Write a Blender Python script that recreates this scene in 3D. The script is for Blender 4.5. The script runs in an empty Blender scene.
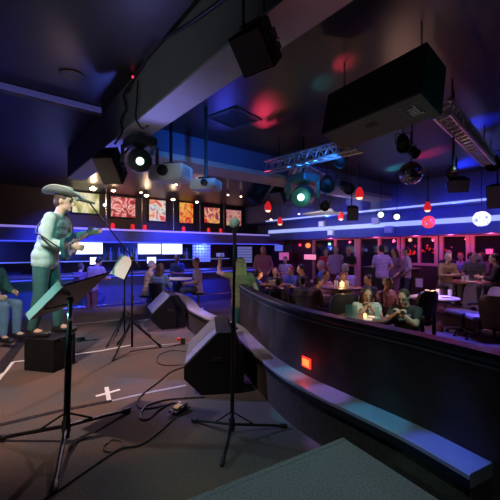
import bpy, bmesh, math, random
from mathutils import Vector, Matrix, Quaternion
random.seed(7)
C = bpy.context.scene.collection
S = bpy.context.scene
PI = math.pi
CS, SN = math.cos(math.radians(39)), math.sin(math.radians(39))
CAMZ, F = 1.45, 333.0

# ---------- coordinates: the room's axes are x (towards the window wall) and y (towards the bar); stage floor z = 0
def W(X, d, z=0.0):                        # X to the right, d ahead of the viewer
    return Vector((CS*X+SN*d, -SN*X+CS*d, z))
def at(px, py, d): return W((px-250)/F*d, d, CAMZ-(py-250)/F*d)
def fl(px, py, z=0.0):
    d = (CAMZ-z)*F/(py-250); return W((px-250)/F*d, d, z)
def on_y(px, py, y0):
    r = (px-250)/F; t = y0/(-SN*r+CS); return W(r*t, t, CAMZ-(py-250)/F*t)
def on_x(px, py, x0):
    r = (px-250)/F; t = x0/(CS*r+SN); return W(r*t, t, CAMZ-(py-250)/F*t)
def hd(phi): return math.radians(phi-39)   # heading: 0 to the right, 90 away, 180 left, 270 towards the viewer

# ---------- materials
def mat(name, col, rough=.6, metal=0, emit=0, ecol=None, noise=0, nscale=20, bump=0, spec=.5, alpha=None, trans=0):
    m = bpy.data.materials.new(name); m.use_nodes = True
    nt = m.node_tree; b = nt.nodes['Principled BSDF']
    b.inputs['Base Color'].default_value = (*col, 1)
    b.inputs['Roughness'].default_value = rough
    b.inputs['Metallic'].default_value = metal
    b.inputs['Specular IOR Level'].default_value = spec
    if trans: b.inputs['Transmission Weight'].default_value = trans
    if alpha is not None: b.inputs['Alpha'].default_value = alpha
    if emit:
        b.inputs['Emission Color'].default_value = (*(ecol or col), 1)
        b.inputs['Emission Strength'].default_value = emit
    if noise or bump:
        tc = nt.nodes.new('ShaderNodeTexCoord'); n = nt.nodes.new('ShaderNodeTexNoise')
        n.inputs['Scale'].default_value = nscale; n.inputs['Detail'].default_value = 5
        nt.links.new(tc.outputs['Object'], n.inputs['Vector'])
        if noise:
            r = nt.nodes.new('ShaderNodeValToRGB')
            r.color_ramp.elements[0].position = .3; r.color_ramp.elements[1].position = .7
            r.color_ramp.elements[0].color = (*[max(0, c*(1-noise)) for c in col], 1)
            r.color_ramp.elements[1].color = (*[min(1, c*(1+noise)) for c in col], 1)
            nt.links.new(n.outputs['Fac'], r.inputs['Fac']); nt.links.new(r.outputs['Color'], b.inputs['Base Color'])
        if bump:
            n2 = nt.nodes.new('ShaderNodeTexNoise'); n2.inputs['Scale'].default_value = nscale*6
            nt.links.new(tc.outputs['Object'], n2.inputs['Vector'])
            bp = nt.nodes.new('ShaderNodeBump'); bp.inputs['Strength'].default_value = bump
            bp.inputs['Distance'].default_value = .01
            nt.links.new(n2.outputs['Fac'], bp.inputs['Height']); nt.links.new(bp.outputs['Normal'], b.inputs['Normal'])
    return m

def mat_carpet(name, c1, c2, c3):
    m = bpy.data.materials.new(name); m.use_nodes = True
    nt = m.node_tree; b = nt.nodes['Principled BSDF']; b.inputs['Roughness'].default_value = .95
    b.inputs['Specular IOR Level'].default_value = .1
    tc = nt.nodes.new('ShaderNodeTexCoord')
    n = nt.nodes.new('ShaderNodeTexNoise'); n.inputs['Scale'].default_value = 1.3; n.inputs['Detail'].default_value = 3
    n2 = nt.nodes.new('ShaderNodeTexNoise'); n2.inputs['Scale'].default_value = 90; n2.inputs['Detail'].default_value = 3
    for q in (n, n2): nt.links.new(tc.outputs['Object'], q.inputs['Vector'])
    r = nt.nodes.new('ShaderNodeValToRGB'); e = r.color_ramp.elements
    e[0].position = .38; e[0].color = (*c1, 1); e[1].position = .62; e[1].color = (*c2, 1)
    nt.links.new(n.outputs['Fac'], r.inputs['Fac'])
    r2 = nt.nodes.new('ShaderNodeValToRGB'); e = r2.color_ramp.elements
    e[0].position = .35; e[0].color = (*c3, 1); e[1].position = .65; e[1].color = (1, 1, 1, 1)
    nt.links.new(n2.outputs['Fac'], r2.inputs['Fac'])
    mx = nt.nodes.new('ShaderNodeMix'); mx.data_type = 'RGBA'; mx.blend_type = 'MULTIPLY'; mx.inputs[0].default_value = .6
    nt.links.new(r.outputs['Color'], mx.inputs[6]); nt.links.new(r2.outputs['Color'], mx.inputs[7])
    nt.links.new(mx.outputs[2], b.inputs['Base Color'])
    bp = nt.nodes.new('ShaderNodeBump'); bp.inputs['Strength'].default_value = .5; bp.inputs['Distance'].default_value = .006
    nt.links.new(n2.outputs['Fac'], bp.inputs['Height']); nt.links.new(bp.outputs['Normal'], b.inputs['Normal'])
    return m

def mat_art(name, stops, scale, strength, seed):
    m = bpy.data.materials.new(name); m.use_nodes = True
    nt = m.node_tree; b = nt.nodes['Principled BSDF']; b.inputs['Roughness'].default_value = .3
    b.inputs['Base Color'].default_value = (.02, .02, .02, 1)
    tc = nt.nodes.new('ShaderNodeTexCoord'); mp = nt.nodes.new('ShaderNodeMapping')
    mp.inputs['Location'].default_value = (seed*3.1, seed*1.7, seed)
    n = nt.nodes.new('ShaderNodeTexNoise'); n.inputs['Scale'].default_value = scale; n.inputs['Detail'].default_value = 3
    n.inputs['Distortion'].default_value = 1.2
    r = nt.nodes.new('ShaderNodeValToRGB')
    el = r.color_ramp.elements
    while len(el) < len(stops): el.new(.5)
    for i, (p, c) in enumerate(stops): el[i].position = p; el[i].color = (*c, 1)
    nt.links.new(tc.outputs['Object'], mp.inputs['Vector']); nt.links.new(mp.outputs['Vector'], n.inputs['Vector'])
    nt.links.new(n.outputs['Fac'], r.inputs['Fac']); nt.links.new(r.outputs['Color'], b.inputs['Emission Color'])
    b.inputs['Emission Strength'].default_value = strength
    return m

M = {}
def define_materials():
    M['carpet'] = mat_carpet('stage_carpet', (.115, .105, .105), (.18, .115, .09), (.4, .4, .45))
    M['riser_carpet'] = mat_carpet('riser_carpet', (.22, .23, .235), (.27, .275, .28), (.4, .4, .4))
    M['floor'] = mat_carpet('floor_carpet', (.12, .085, .09), (.17, .13, .14), (.45, .4, .5))
    M['ceiling'] = mat('ceiling_paint', (.027, .021, .019), .40, noise=.25, nscale=1.2, bump=.15)
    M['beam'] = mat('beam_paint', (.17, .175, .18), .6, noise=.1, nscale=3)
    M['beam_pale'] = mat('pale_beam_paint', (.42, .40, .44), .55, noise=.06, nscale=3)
    M['wall_dark'] = mat('dark_wall_paint', (.03, .022, .022), .55, noise=.2, nscale=2)
    M['wall_red'] = mat('oxblood_wall', (.10, .018, .03), .6, noise=.2, nscale=3)
    M['fascia'] = mat('fascia_paint', (.10, .13, .30), .5, noise=.1, nscale=2)
    M['panel'] = mat('barrier_laminate', (.050, .035, .031), .6, noise=.25, nscale=5, bump=.08, spec=.22)
    M['cap'] = mat('cap_rail_vinyl', (.014, .014, .018), .36, bump=.05, nscale=30)
    M['capedge'] = mat('cap_edge_trim', (.12, .13, .15), .3, metal=.3)
    M['ledge_top'] = mat('ledge_laminate', (.30, .28, .32), .38, noise=.12, nscale=6)
    M['ledge_front'] = mat('ledge_front_carpet', (.050, .036, .026), .9, noise=.25, nscale=30, bump=.3)
    M['black'] = mat('black_plastic', (.012, .012, .014), .5, bump=.1, nscale=40)
    M['blackmetal'] = mat('black_powder_coat', (.015, .017, .018), .38, metal=.4)
    M['cabinet'] = mat('speaker_cabinet_paint', (.008, .009, .010), .65, bump=.4, nscale=50, spec=.15)
    M['grille'] = mat('speaker_grille', (.10, .095, .09), .55, metal=.2, bump=.6, nscale=60)
    M['grille_pale'] = mat('grey_speaker_grille', (.20, .20, .25), .5, metal=.3, bump=.6, nscale=60)
    M['chrome'] = mat('chrome', (.7, .7, .72), .2, metal=1)
    M['alu'] = mat('truss_aluminium', (.55, .55, .58), .35, metal=.9, noise=.1)
    M['foam'] = mat('microphone_foam', (.42, .5, .44), .9, bump=.8, nscale=60)
    M['whitepl'] = mat('white_plastic', (.62, .63, .62), .45)
    M['greypl'] = mat('grey_plastic', (.2, .22, .22), .5)
    M['paper'] = mat('paper', (.8, .77, .75), .8, noise=.05, nscale=40)
    M['tape'] = mat('white_gaffer_tape', (.75, .72, .68), .7)
    M['tape_dark'] = mat('dark_seam_tape', (.035, .028, .034), .95, noise=.4, nscale=25, spec=.05)
    M['tape_grey'] = mat('grey_floor_tape', (.32, .30, .36), .7)
    M['cable'] = mat('cable_rubber', (.01, .01, .011), .5)
    M['yellow'] = mat('yellow_enamel', (.70, .36, .01), .4)
    M['redpl'] = mat('red_plastic', (.6, .03, .02), .4)
    M['redlamp'] = mat('red_lamp_lens', (1, .06, .02), .3, emit=.5, ecol=(1, .03, .02))
    M['redlens'] = mat('orange_lamp_core', (1, .3, .06), .3, emit=.9, ecol=(1, .16, .03))
    M['redled'] = mat('red_led', (1, .02, .05), .3, emit=.8, ecol=(1, .03, .08))
    M['redglass'] = mat('red_pendant_glass', (.8, .02, .03), .25, emit=.22, ecol=(1, .02, .03))
    M['pendglow'] = mat('pendant_glow', (1, .5, .35), .3, emit=1.4, ecol=(1, .36, .22))
    M['led'] = mat('blue_led_strip', (.3, .4, 1), .3, emit=.4, ecol=(.36, .46, 1))
    M['led_bright'] = mat('white_blue_led_strip', (.5, .6, 1), .3, emit=.34, ecol=(.40, .50, 1))
    M['led_deep'] = mat('deep_blue_led_strip', (.1, .15, 1), .3, emit=.45, ecol=(.06, .09, 1))
    M['led_lilac'] = mat('lilac_led_strip', (.4, .3, 1), .3, emit=.22, ecol=(.42, .32, 1))
    M['violet_glow'] = mat('painted_violet_glow', (.3, .25, .8), .4, emit=.06, ecol=(.2, .2, .85))
    M['screen'] = mat('lit_white_screen', (.9, .95, 1), .3, emit=.9, ecol=(.80, .93, 1))
    M['screen_blue'] = mat('lit_blue_screen', (.4, .5, 1), .3, emit=.18, ecol=(.2, .25, 1))
    M['magenta'] = mat('lit_magenta_sign', (1, .2, .5), .3, emit=.16, ecol=(1, .16, .45))
    M['pinkscreen'] = mat('lit_pink_screen', (1, .4, .5), .3, emit=.35, ecol=(1, .25, .3))
    M['lens_green'] = mat('greenwhite_lens', (.8, 1, .9), .2, emit=1.2, ecol=(.6, 1, .85))
    M['lens_warm'] = mat('warm_lamp_lens', (1, .85, .6), .2, emit=9, ecol=(1, .72, .40))
    M['lens_white'] = mat('white_lamp_lens', (1, 1, 1), .2, emit=1.6, ecol=(.85, .88, 1))
    M['candle'] = mat('candle_glow', (1, .7, .3), .3, emit=.9, ecol=(1, .6, .22))
    M['orange'] = mat('orange_lamp', (1, .4, .1), .3, emit=.4, ecol=(1, .3, .06))
    M['spherered'] = mat('red_globe_strands', (1, .15, .15), .4, emit=.3, ecol=(1, .08, .1))
    M['sphereblue'] = mat('pale_globe_strands', (.8, .85, 1), .4, emit=.42, ecol=(.6, .66, 1))
    M['frame_pale'] = mat('window_frame_paint', (.45, .36, .36), .5, noise=.06)
    M['glass'] = mat('window_glass', (.02, .03, .04), .06, alpha=.35, spec=.7)
    M['teal_glass'] = mat('clear_acrylic', (.4, .75, .72), .12, alpha=.45)
    M['drinkglass'] = mat('drinking_glass', (.8, .85, .9), .08, alpha=.4)
    M['bottle_green'] = mat('green_bottle_glass', (.05, .22, .12), .1)
    M['bottle_amber'] = mat('amber_bottle_glass', (.25, .1, .03), .1)
    M['bottle_clear'] = mat('clear_bottle_glass', (.5, .6, .7), .08)
    M['mirror'] = mat('mirror_tile', (.8, .8, .85), .12, metal=1)
    M['wood'] = mat('table_wood', (.16, .075, .035), .35, noise=.3, nscale=8)
    M['wood_pale'] = mat('pale_tabletop', (.62, .6, .58), .4)
    M['bar_top'] = mat('bar_counter_top', (.12, .1, .12), .3, noise=.3)
    M['bar_front'] = mat('bar_front_panel', (.10, .11, .22), .45, noise=.1, nscale=4)
    M['blocks'] = mat('glass_block', (.5, .6, .9), .25, emit=.1, ecol=(.3, .40, .95))
    M['chairleather'] = mat('dark_leather', (.03, .024, .028), .45, bump=.2, nscale=20)
    M['chairgrey'] = mat('grey_vinyl', (.12, .105, .12), .5, bump=.2, nscale=20)
    M['chairbrown'] = mat('brown_leather', (.14, .085, .07), .42, bump=.2, nscale=20)
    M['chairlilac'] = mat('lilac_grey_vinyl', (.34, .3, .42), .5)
    M['guitar'] = mat('teal_guitar_lacquer', (.02, .10, .10), .2)
    M['guitar_neck'] = mat('guitar_neck_wood', (.14, .08, .05), .4)
    M['skin'] = mat('skin', (.52, .33, .25), .55)
    M['skin2'] = mat('tanned_skin', (.40, .23, .16), .55)
    M['eye'] = mat('dark_eye', (.02, .015, .015), .2)
    M['lip'] = mat('lip', (.42, .15, .13), .5)
    M['hat'] = mat('pale_felt', (.46, .46, .43), .85, bump=.2, nscale=40)
    for n, c in dict(white=(.33, .46, .44), violet=(.36, .27, .62), tan=(.42, .30, .19), plum=(.16, .07, .14), denim=(.10, .17, .29),
                     blue=(.06, .13, .45), navy=(.03, .04, .09), charcoal=(.035, .035, .04), lilac=(.45, .36, .60), pink=(.52, .25, .33),
                     olive=(.22, .17, .09), black=(.012, .012, .014), grey=(.16, .16, .17), teal=(.025, .095, .10), rose=(.38, .15, .2),
                     brown=(.12, .07, .045), cream=(.62, .55, .48), red=(.45, .04, .06), wine=(.16, .02, .05)).items():
        M['cloth_'+n] = mat(n+'_cloth', c, .85, noise=.12, nscale=15, bump=.25)
    for n, c in dict(black=(.012, .01, .01), brown=(.06, .03, .018), blond=(.42, .30, .14), grey=(.3, .29, .28), ginger=(.25, .08, .03)).items():
        M['hair_'+n] = mat(n+'_hair', c, .5, noise=.3, nscale=60, bump=.5)
define_materials()
M['boxglow'] = mat('painted_glow_cover', (.7, .7, .75), .4, emit=.22, ecol=(.72, .68, .85))
M['vent'] = mat('vent_paint', (.035, .03, .03), .6)
M['lightbody'] = mat('moving_light_casing', (.05, .065, .065), .35, bump=.1)

# ---------- mesh builder
class MB:
    def __init__(s): s.v = []; s.f = []
    def add(s, vs, fs):
        o = len(s.v); s.v += [tuple(x) for x in vs]; s.f += [tuple(i+o for i in f) for f in fs]; return s
    def box(s, c, size, R=None, bev=0):
        x, y, z = [k/2 for k in size]; c = Vector(c)
        b = min(bev, x*.9, y*.9, z*.9)
        vs = []; 
        if b <= 0:
            for sx in (-1, 1):
                for sy in (-1, 1):
                    for sz in (-1, 1): vs.append(Vector((sx*x, sy*y, sz*z)))
            fs = [(0, 1, 3, 2), (4, 6, 7, 5), (0, 4, 5, 1), (2, 3, 7, 6), (0, 2, 6, 4), (1, 5, 7, 3)]
        else:
            bm = bmesh.new(); bmesh.ops.create_cube(bm, size=1)
            for v in bm.verts: v.co = Vector((v.co.x*size[0], v.co.y*size[1], v.co.z*size[2]))
            bmesh.ops.bevel(bm, geom=bm.edges[:], offset=b, segments=2, affect='EDGES', profile=.5)
            bm.verts.index_update()
            vs = [v.co.copy() for v in bm.verts]; fs = [tuple(v.index for v in f.verts) for f in bm.faces]; bm.free()
        if R is not None: vs = [R @ v for v in vs]
        return s.add([v+c for v in vs], fs)
    def prism(s, poly, vec):                # poly: 3D points, extruded by vec
        n = len(poly); vec = Vector(vec); p = [Vector(q) for q in poly]
        vs = p+[q+vec for q in p]
        fs = [tuple(range(n))[::-1], tuple(range(n, 2*n))]+[(i, (i+1) % n, (i+1) % n+n, i+n) for i in range(n)]
        return s.add(vs, fs)
    def tube(s, pts, r, n=10, closed=False):
        P = [Vector(p) for p in pts]; rs = r if isinstance(r, (list, tuple)) else [r]*len(P)
        up = Vector((0, 0, 1)); vs = []; fs = []; prev = None
        for i, p in enumerate(P):
            t = (P[min(i+1, len(P)-1)]-P[max(i-1, 0)]); t = t.normalized() if t.length > 1e-9 else Vector((0, 0, 1))
            if prev is None:
                a = t.orthogonal().normalized()
            else:
                a = prev-t*prev.dot(t); a = a.normalized() if a.length > 1e-6 else t.orthogonal().normalized()
            prev = a; b = t.cross(a)
            for k in range(n):
                q = 2*PI*k/n; vs.append(p+(a*math.cos(q)+b*math.sin(q))*rs[i])
        for i in range(len(P)-1):
            for k in range(n):
                fs.append((i*n+k, i*n+(k+1) % n, (i+1)*n+(k+1) % n, (i+1)*n+k))
        fs.append(tuple(range(n))[::-1]); fs.append(tuple((len(P)-1)*n+k for k in range(n)))
        return s.add(vs, fs)
    def lathe(s, prof, c=(0, 0, 0), n=20, R=None):   # prof: (r, z)
        c = Vector(c); vs = []; fs = []
        for r, z in prof:
            for k in range(n):
                q = 2*PI*k/n; v = Vector((r*math.cos(q), r*math.sin(q), z)); vs.append((R @ v if R is not None else v)+c)
        for i in range(len(prof)-1):
            for k in range(n): fs.append((i*n+k, i*n+(k+1) % n, (i+1)*n+(k+1) % n, (i+1)*n+k))
        fs.append(tuple(range(n))[::-1]); fs.append(tuple((len(prof)-1)*n+k for k in range(n)))
        return s.add(vs, fs)
    def ball(s, c, r, n=14, m=9, R=None):
        rr = r if isinstance(r, (list, tuple)) else (r, r, r); c = Vector(c); vs = []; fs = []
        for j in range(1, m):
            th = PI*j/m
            for k in range(n):
                q = 2*PI*k/n; v = Vector((rr[0]*math.sin(th)*math.cos(q), rr[1]*math.sin(th)*math.sin(q), rr[2]*math.cos(th)))
                vs.append((R @ v if R is not None else v)+c)
        t = Vector((0, 0, rr[2])); b = -t
        vs.append((R @ t if R is not None else t)+c); vs.append((R @ b if R is not None else b)+c)
        T, B = len(vs)-2, len(vs)-1
        for j in range(m-2):
            for k in range(n): fs.append((j*n+k, (j+1)*n+k, (j+1)*n+(k+1) % n, j*n+(k+1) % n))
        for k in range(n): fs.append((T, k, (k+1) % n)); fs.append((B, (m-2)*n+(k+1) % n, (m-2)*n+k))
        return s.add(vs, fs)
    def capsule(s, p0, p1, r0, r1=None, n=12):
        r1 = r0 if r1 is None else r1; p0, p1 = Vector(p0), Vector(p1); d = p1-p0; L = d.length
        t = d/L if L > 1e-9 else Vector((0, 0, 1))
        pts = []; rs = []
        for q in (80, 55, 30): pts.append(p0-t*r0*math.sin(math.radians(q))); rs.append(r0*math.cos(math.radians(q)))
        pts.append(p0); rs.append(r0); pts.append(p1); rs.append(r1)
        for q in (30, 55, 80): pts.append(p1+t*r1*math.sin(math.radians(q))); rs.append(r1*math.cos(math.radians(q)))
        if L < 1e-6: return s.ball(p0, r0)
        return s.tube(pts, rs, n)
    def mesh(s, name):
        me = bpy.data.meshes.new(name); me.from_pydata(s.v, [], s.f); me.update()
        bm = bmesh.new(); bm.from_mesh(me); bmesh.ops.recalc_face_normals(bm, faces=bm.faces[:]); bm.to_mesh(me); bm.free()
        return me
    def build(s, name, m, parent=None, loc=None, rz=0, smooth=False):
        me = s.mesh(name); me.materials.append(m)
        o = bpy.data.objects.new(name, me); C.objects.link(o)
        if parent is not None: o.parent = parent
        if loc is not None: o.location = loc
        if rz: o.rotation_euler = (0, 0, rz)
        if smooth: shade(me)
        return o
def shade(me, ang=40):
    me.polygons.foreach_set('use_smooth', [True]*len(me.polygons))
    try: me.set_sharp_from_angle(angle=math.radians(ang))
    except Exception: pass
def tag(o, label=None, cat=None, group=None, kind=None):
    if label: o['label'] = label
    if cat: o['category'] = cat
    if group: o['group'] = group
    if kind: o['kind'] = kind
    return o
def thing(name, label, cat, loc=(0, 0, 0), rz=0, group=None, scale=1):
    o = bpy.data.objects.new(name, None); C.objects.link(o); o.location = loc; o.rotation_euler = (0, 0, rz)
    o.scale = (scale,)*3; o.empty_display_size = .1
    return tag(o, label, cat, group)
def struct(mb, name, m, label=None):
    o = mb.build(name, m); o['kind'] = 'structure'
    if label: o['label'] = label; o['category'] = name.split('_')[0]
    return o
def dup(o, parent=None):
    c = o.copy(); C.objects.link(c)
    if parent is not None: c.parent = parent
    for ch in o.children: dup(ch, c)
    return c
def frame(zdir, xhint=(1, 0, 0)):           # rotation whose local z is zdir
    z = Vector(zdir).normalized(); x = Vector(xhint); x = x-z*x.dot(z)
    if x.length < 1e-5: x = z.orthogonal()
    x.normalize(); y = z.cross(x)
    return Matrix((x, y, z)).transposed()
def spline(P, n=10):
    P = [Vector(p) for p in P]; out = []
    for i in range(len(P)-1):
        a, b, c, d = P[max(i-1, 0)], P[i], P[i+1], P[min(i+2, len(P)-1)]
        for k in range(n):
            t = k/n
            out.append(.5*((2*b)+(c-a)*t+(2*a-5*b+4*c-d)*t*t+(3*b-a-3*c+d)*t**3))
    out.append(P[-1]); return out
def sweep(mb, path, prof, closed=True):     # path: 3D points on the ground; prof: (offset to the right of travel, z)
    n = len(prof); vs = []; fs = []
    for i, p in enumerate(path):
        t = path[min(i+1, len(path)-1)]-path[max(i-1, 0)]; t.z = 0; t.normalize()
        r = Vector((t.y, -t.x, 0))
        for o, z in prof: vs.append((p.x+r.x*o, p.y+r.y*o, z))
    for i in range(len(path)-1):
        for k in range(n): fs.append((i*n+k, i*n+(k+1) % n, (i+1)*n+(k+1) % n, (i+1)*n+k))
    fs.append(tuple(range(n))); fs.append(tuple((len(path)-1)*n+k for k in range(n)))
    return mb.add(vs, fs)
def spot(name, loc, target, col, power, size=50, blend=.6, rad=.04):
    l = bpy.data.lights.new(name, 'SPOT'); l.energy = power; l.color = col; l.spot_size = math.radians(size); l.spot_blend = blend
    l.shadow_soft_size = rad
    o = bpy.data.objects.new(name, l); C.objects.link(o); o.location = loc
    d = Vector(target)-Vector(loc); o.rotation_euler = d.to_track_quat('-Z', 'Y').to_euler(); return o
def point(name, loc, col, power, rad=.05):
    l = bpy.data.lights.new(name, 'POINT'); l.energy = power; l.color = col; l.shadow_soft_size = rad
    o = bpy.data.objects.new(name, l); C.objects.link(o); o.location = loc; return o

# ============================================================ PEOPLE
def blob(mb, voxel, it=4):
    me = mb.mesh('tmp'); o = bpy.data.objects.new('tmp', me); C.objects.link(o)
    r = o.modifiers.new('r', 'REMESH'); r.mode = 'VOXEL'; r.voxel_size = voxel; r.use_smooth_shade = True
    if it:
        q = o.modifiers.new('s', 'SMOOTH'); q.iterations = it; q.factor = .5
    dg = bpy.context.evaluated_depsgraph_get(); dg.update()
    out = bpy.data.meshes.new_from_object(o.evaluated_get(dg))
    bpy.data.objects.remove(o); bpy.data.meshes.remove(me)
    out.polygons.foreach_set('use_smooth', [True]*len(out.polygons))
    out.materials.clear(); out.materials.append(None)
    return out
def ik(a, w, l1, l2, hint):
    a, w = Vector(a), Vector(w); d = w-a; L = min(d.length, (l1+l2)*.995); u = d.normalized(); w = a+u*L
    x = (l1*l1-l2*l2+L*L)/(2*L); h = math.sqrt(max(0, l1*l1-x*x)); hv = Vector(hint); hv = hv-u*hv.dot(u)
    hv = hv.normalized() if hv.length > 1e-5 else u.orthogonal().normalized()
    return a+u*x+hv*h, w
def joints(sit=None, lean=0, wl=None, wr=None, hl=(-.4, .5, -1), hr=(-.4, -.5, -1), pitch=0, yaw=0, step=0, spread=.085, foot=None):
    J = {}; a = math.radians(lean); s = Vector((math.sin(a), 0, math.cos(a)))
    z0 = .93 if sit is None else sit+.09
    p = Vector((0, 0, z0)); J['pel'] = p; J['s'] = s
    J['chest'] = p+s*.30; J['neck'] = p+s*.50
    hp = a*.55+math.radians(pitch)
    f = Vector((math.cos(hp), 0, -math.sin(hp))); u = Vector((math.sin(hp), 0, math.cos(hp)))
    Rz = Matrix.Rotation(math.radians(yaw), 3, 'Z'); f = Rz @ f; u = Rz @ u
    J['f'], J['u'] = f, u; J['side'] = u.cross(f)
    J['head'] = J['neck']+(s*.6+u*.4).normalized()*.165+f*.02
    for k, y in (('l', 1), ('r', -1)):
        J['sh'+k] = p+s*.445+Vector((0, .178*y, 0))
        J['hip'+k] = p+Vector((0, .085*y, -.03))
        if sit is None:
            J['kn'+k] = Vector((.03+step*y*.5, spread*1.05*y, .49)); J['an'+k] = Vector((step*y, spread*1.1*y, .085))
            J['to'+k] = J['an'+k]+Vector((.16, .02*y, -.05))
        else:
            J['kn'+k] = Vector((.42, .11*y, sit+.06)); fz = .085 if foot is None else foot+.085
            J['an'+k] = Vector((.40, .11*y, max(fz, sit+.06-.44))); J['to'+k] = J['an'+k]+Vector((.16, .03*y, -.05))
        w = (wl if k == 'l' else wr); h = hl if k == 'l' else hr
        if w is None: w = J['sh'+k]+Vector((.06, .06*y, -.50))
        J['el'+k], J['wr'+k] = ik(J['sh'+k], w, .28, .25, h)
    return J
def torso(mb, J, g=0):
    p, s = J['pel'], J['s']; Y = Vector((0, 1, 0))
    def lat(c, w, r): mb.capsule(c-Y*w, c+Y*w, r+g)
    lat(p, .075, .10); lat(p+s*.10, .065, .098); lat(p+s*.20, .07, .098); lat(p+s*.30, .085, .105); lat(p+s*.38, .10, .095)
    lat(p+s*.445, .135, .055)
    mb.capsule(p+s*.42, p+s*.49, .075+g*.5, .058+g*.4)
def arm(mb, J, k, g=0, frac=1.0):
    a, e, w = J['sh'+k], J['el'+k], J['wr'+k]
    if frac >= 1: mb.capsule(a, e, .056+g, .043+g); mb.capsule(e, e.lerp(w, (frac-1) if frac < 2 else 1), .043+g, .036+g if frac < 2 else .03+g)
    else: mb.capsule(a, a.lerp(e, frac), .056+g, .05+g)
def legs(mb, J, g=0, stop=1.0):
    for k in 'lr':
        mb.capsule(J['hip'+k], J['kn'+k], .084+g, .058+g); q = J['kn'+k].lerp(J['an'+k], stop)
        mb.capsule(J['kn'+k], J['kn'+k].lerp(J['an'+k], .35), .056+g, .056+g); mb.capsule(J['kn'+k].lerp(J['an'+k], .35), q, .056+g, .04+g)
def head_of(mb, J):
    c, f, u, s = J['head'], J['f'], J['u'], J['side']; R = Matrix((f, s, u)).transposed()
    E = lambda o, r: mb.ball(c+R @ Vector(o), r, R=R)
    E((0, 0, .02), (.095, .075, .105)); E((.02, 0, -.05), (.072, .058, .068)); E((.072, 0, -.092), (.022, .024, .02))
    mb.capsule(c+R @ Vector((.088, 0, .01)), c+R @ Vector((.112, 0, -.026)), .011, .016)
    mb.capsule(c+R @ Vector((.082, -.035, .034)), c+R @ Vector((.082, .035, .034)), .013)
    mb.capsule(c+R @ Vector((.086, -.02, -.058)), c+R @ Vector((.086, .02, -.058)), .010)
    for y in (-1, 1): E((-.005, .078*y, -.005), (.02, .011, .032))
    mb.capsule(J['neck']-J['s']*.03, c-u*.06-f*.01, .058, .055)
def hand(mb, J, k, curl=.5, fine=True):
    e, w = J['el'+k], J['wr'+k]; d = (w-e).normalized(); y = 1 if k == 'l' else -1
    n = Vector((0, -y, 0))-d*d.dot(Vector((0, -y, 0)))            # palm normal: towards the body
    n = n.normalized() if n.length > .2 else Vector((0, 0, -1)); t = d.cross(n)*y
    if t.dot(Vector((1, 0, .6))) < 0: t = -t
    R = Matrix((d, t, n)).transposed(); c = w+d*.05
    mb.ball(c, (.055, .042, .018), R=R); mb.capsule(w-d*.03, w+d*.03, .03, .026)
    for i, (o, L) in enumerate(((.030, .072), (.010, .080), (-.011, .074), (-.030, .058))):
        b = c+d*.042+t*o; q = b+(d*math.cos(curl*.7)+n*math.sin(curl*.7))*L*.5
        e2 = q+(d*math.cos(curl*1.7)+n*math.sin(curl*1.7))*L*.5
        r = .0095 if fine else .012
        mb.capsule(c+d*.02+t*o, b, r); mb.capsule(b, q, r, r*.95, 8); mb.capsule(q, e2, r*.95, r*.8, 8)
    b = w+d*.025+t*.025; q = b+(d*.6+t*.7+n*.3).normalized()*.04; mb.capsule(b, q, .012, .011, 8); mb.capsule(q, q+(d*.85+t*.25+n*.4).normalized()*.032, .011, .009, 8)
def hair_mesh(J, kind, vox):
    mb = MB(); c, f, u, s = J['head'], J['f'], J['u'], J['side']; R = Matrix((f, s, u)).transposed()
    mb.ball(c+R @ Vector((-.016, 0, .036)), (.098, .084, .10), R=R)
    mb.ball(c+R @ Vector((-.045, 0, -.01)), (.065, .074, .075), R=R)
    if kind == 'long':
        for y in (-.055, 0, .055):
            mb.capsule(c+R @ Vector((-.05, y, 0)), c+R @ Vector((-.085, y*1.25, -.17)), .045, .045)
            mb.capsule(c+R @ Vector((-.085, y*1.25, -.17)), c+R @ Vector((-.095, y*1.3, -.31)), .045, .028)
        for y in (-1, 1): mb.capsule(c+R @ Vector((.0, .075*y, .02)), c+R @ Vector((-.01, .085*y, -.16)), .026, .022)
    return blob(mb, vox, 3)
POSES = {}
def pose(key, J, sleeve, vox, curl=.5, hair=('short', 'long'), hem=.07):
    d = {'J': J}; fine = vox < .009
    mb = MB(); torso(mb, J); legs(mb, J); head_of(mb, J)
    for k in 'lr':
        arm(mb, J, k, frac=2); hand(mb, J, k, curl, fine); mb.capsule(J['an'+k], J['an'+k].lerp(J['to'+k], .9)+Vector((0, 0, -.0)), .04, .032)
    d['body'] = blob(mb, vox, 3)
    mb = MB(); torso(mb, J, .016)
    for k in 'lr': arm(mb, J, k, .016, sleeve)
    if hem: mb.capsule(J['pel']-Vector((0, .07, hem)), J['pel']+Vector((0, .07, -hem)), .118)
    d['shirt'] = blob(mb, max(vox, .011), 4)
    mb = MB(); legs(mb, J, .014, .95); p = J['pel']; mb.capsule(p-Vector((0, .075, .0)), p+Vector((0, .075, 0)), .115)
    d['trousers'] = blob(mb, max(vox, .011), 4)
    for k in 'lr':
        mb = MB(); a, t = J['an'+k], J['to'+k]
        mb.capsule(a+Vector((-.03, 0, -.035)), t+Vector((.01, 0, .005)), .046, .04); mb.capsule(a+Vector((0, 0, .03)), a+Vector((0, 0, -.03)), .05, .05)
        d['shoe'+k] = blob(mb, max(vox, .012), 2)
    for h in hair: d['hair_'+h] = hair_mesh(J, h, max(vox, .009))
    d['top'] = (J['head']+J['u']*.138).z
    POSES[key] = d
def mobj(name, me, m, parent):
    o = bpy.data.objects.new(name, me); C.objects.link(o); o.parent = parent
    o.material_slots[0].link = 'OBJECT'; o.material_slots[0].material = m; return o
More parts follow.
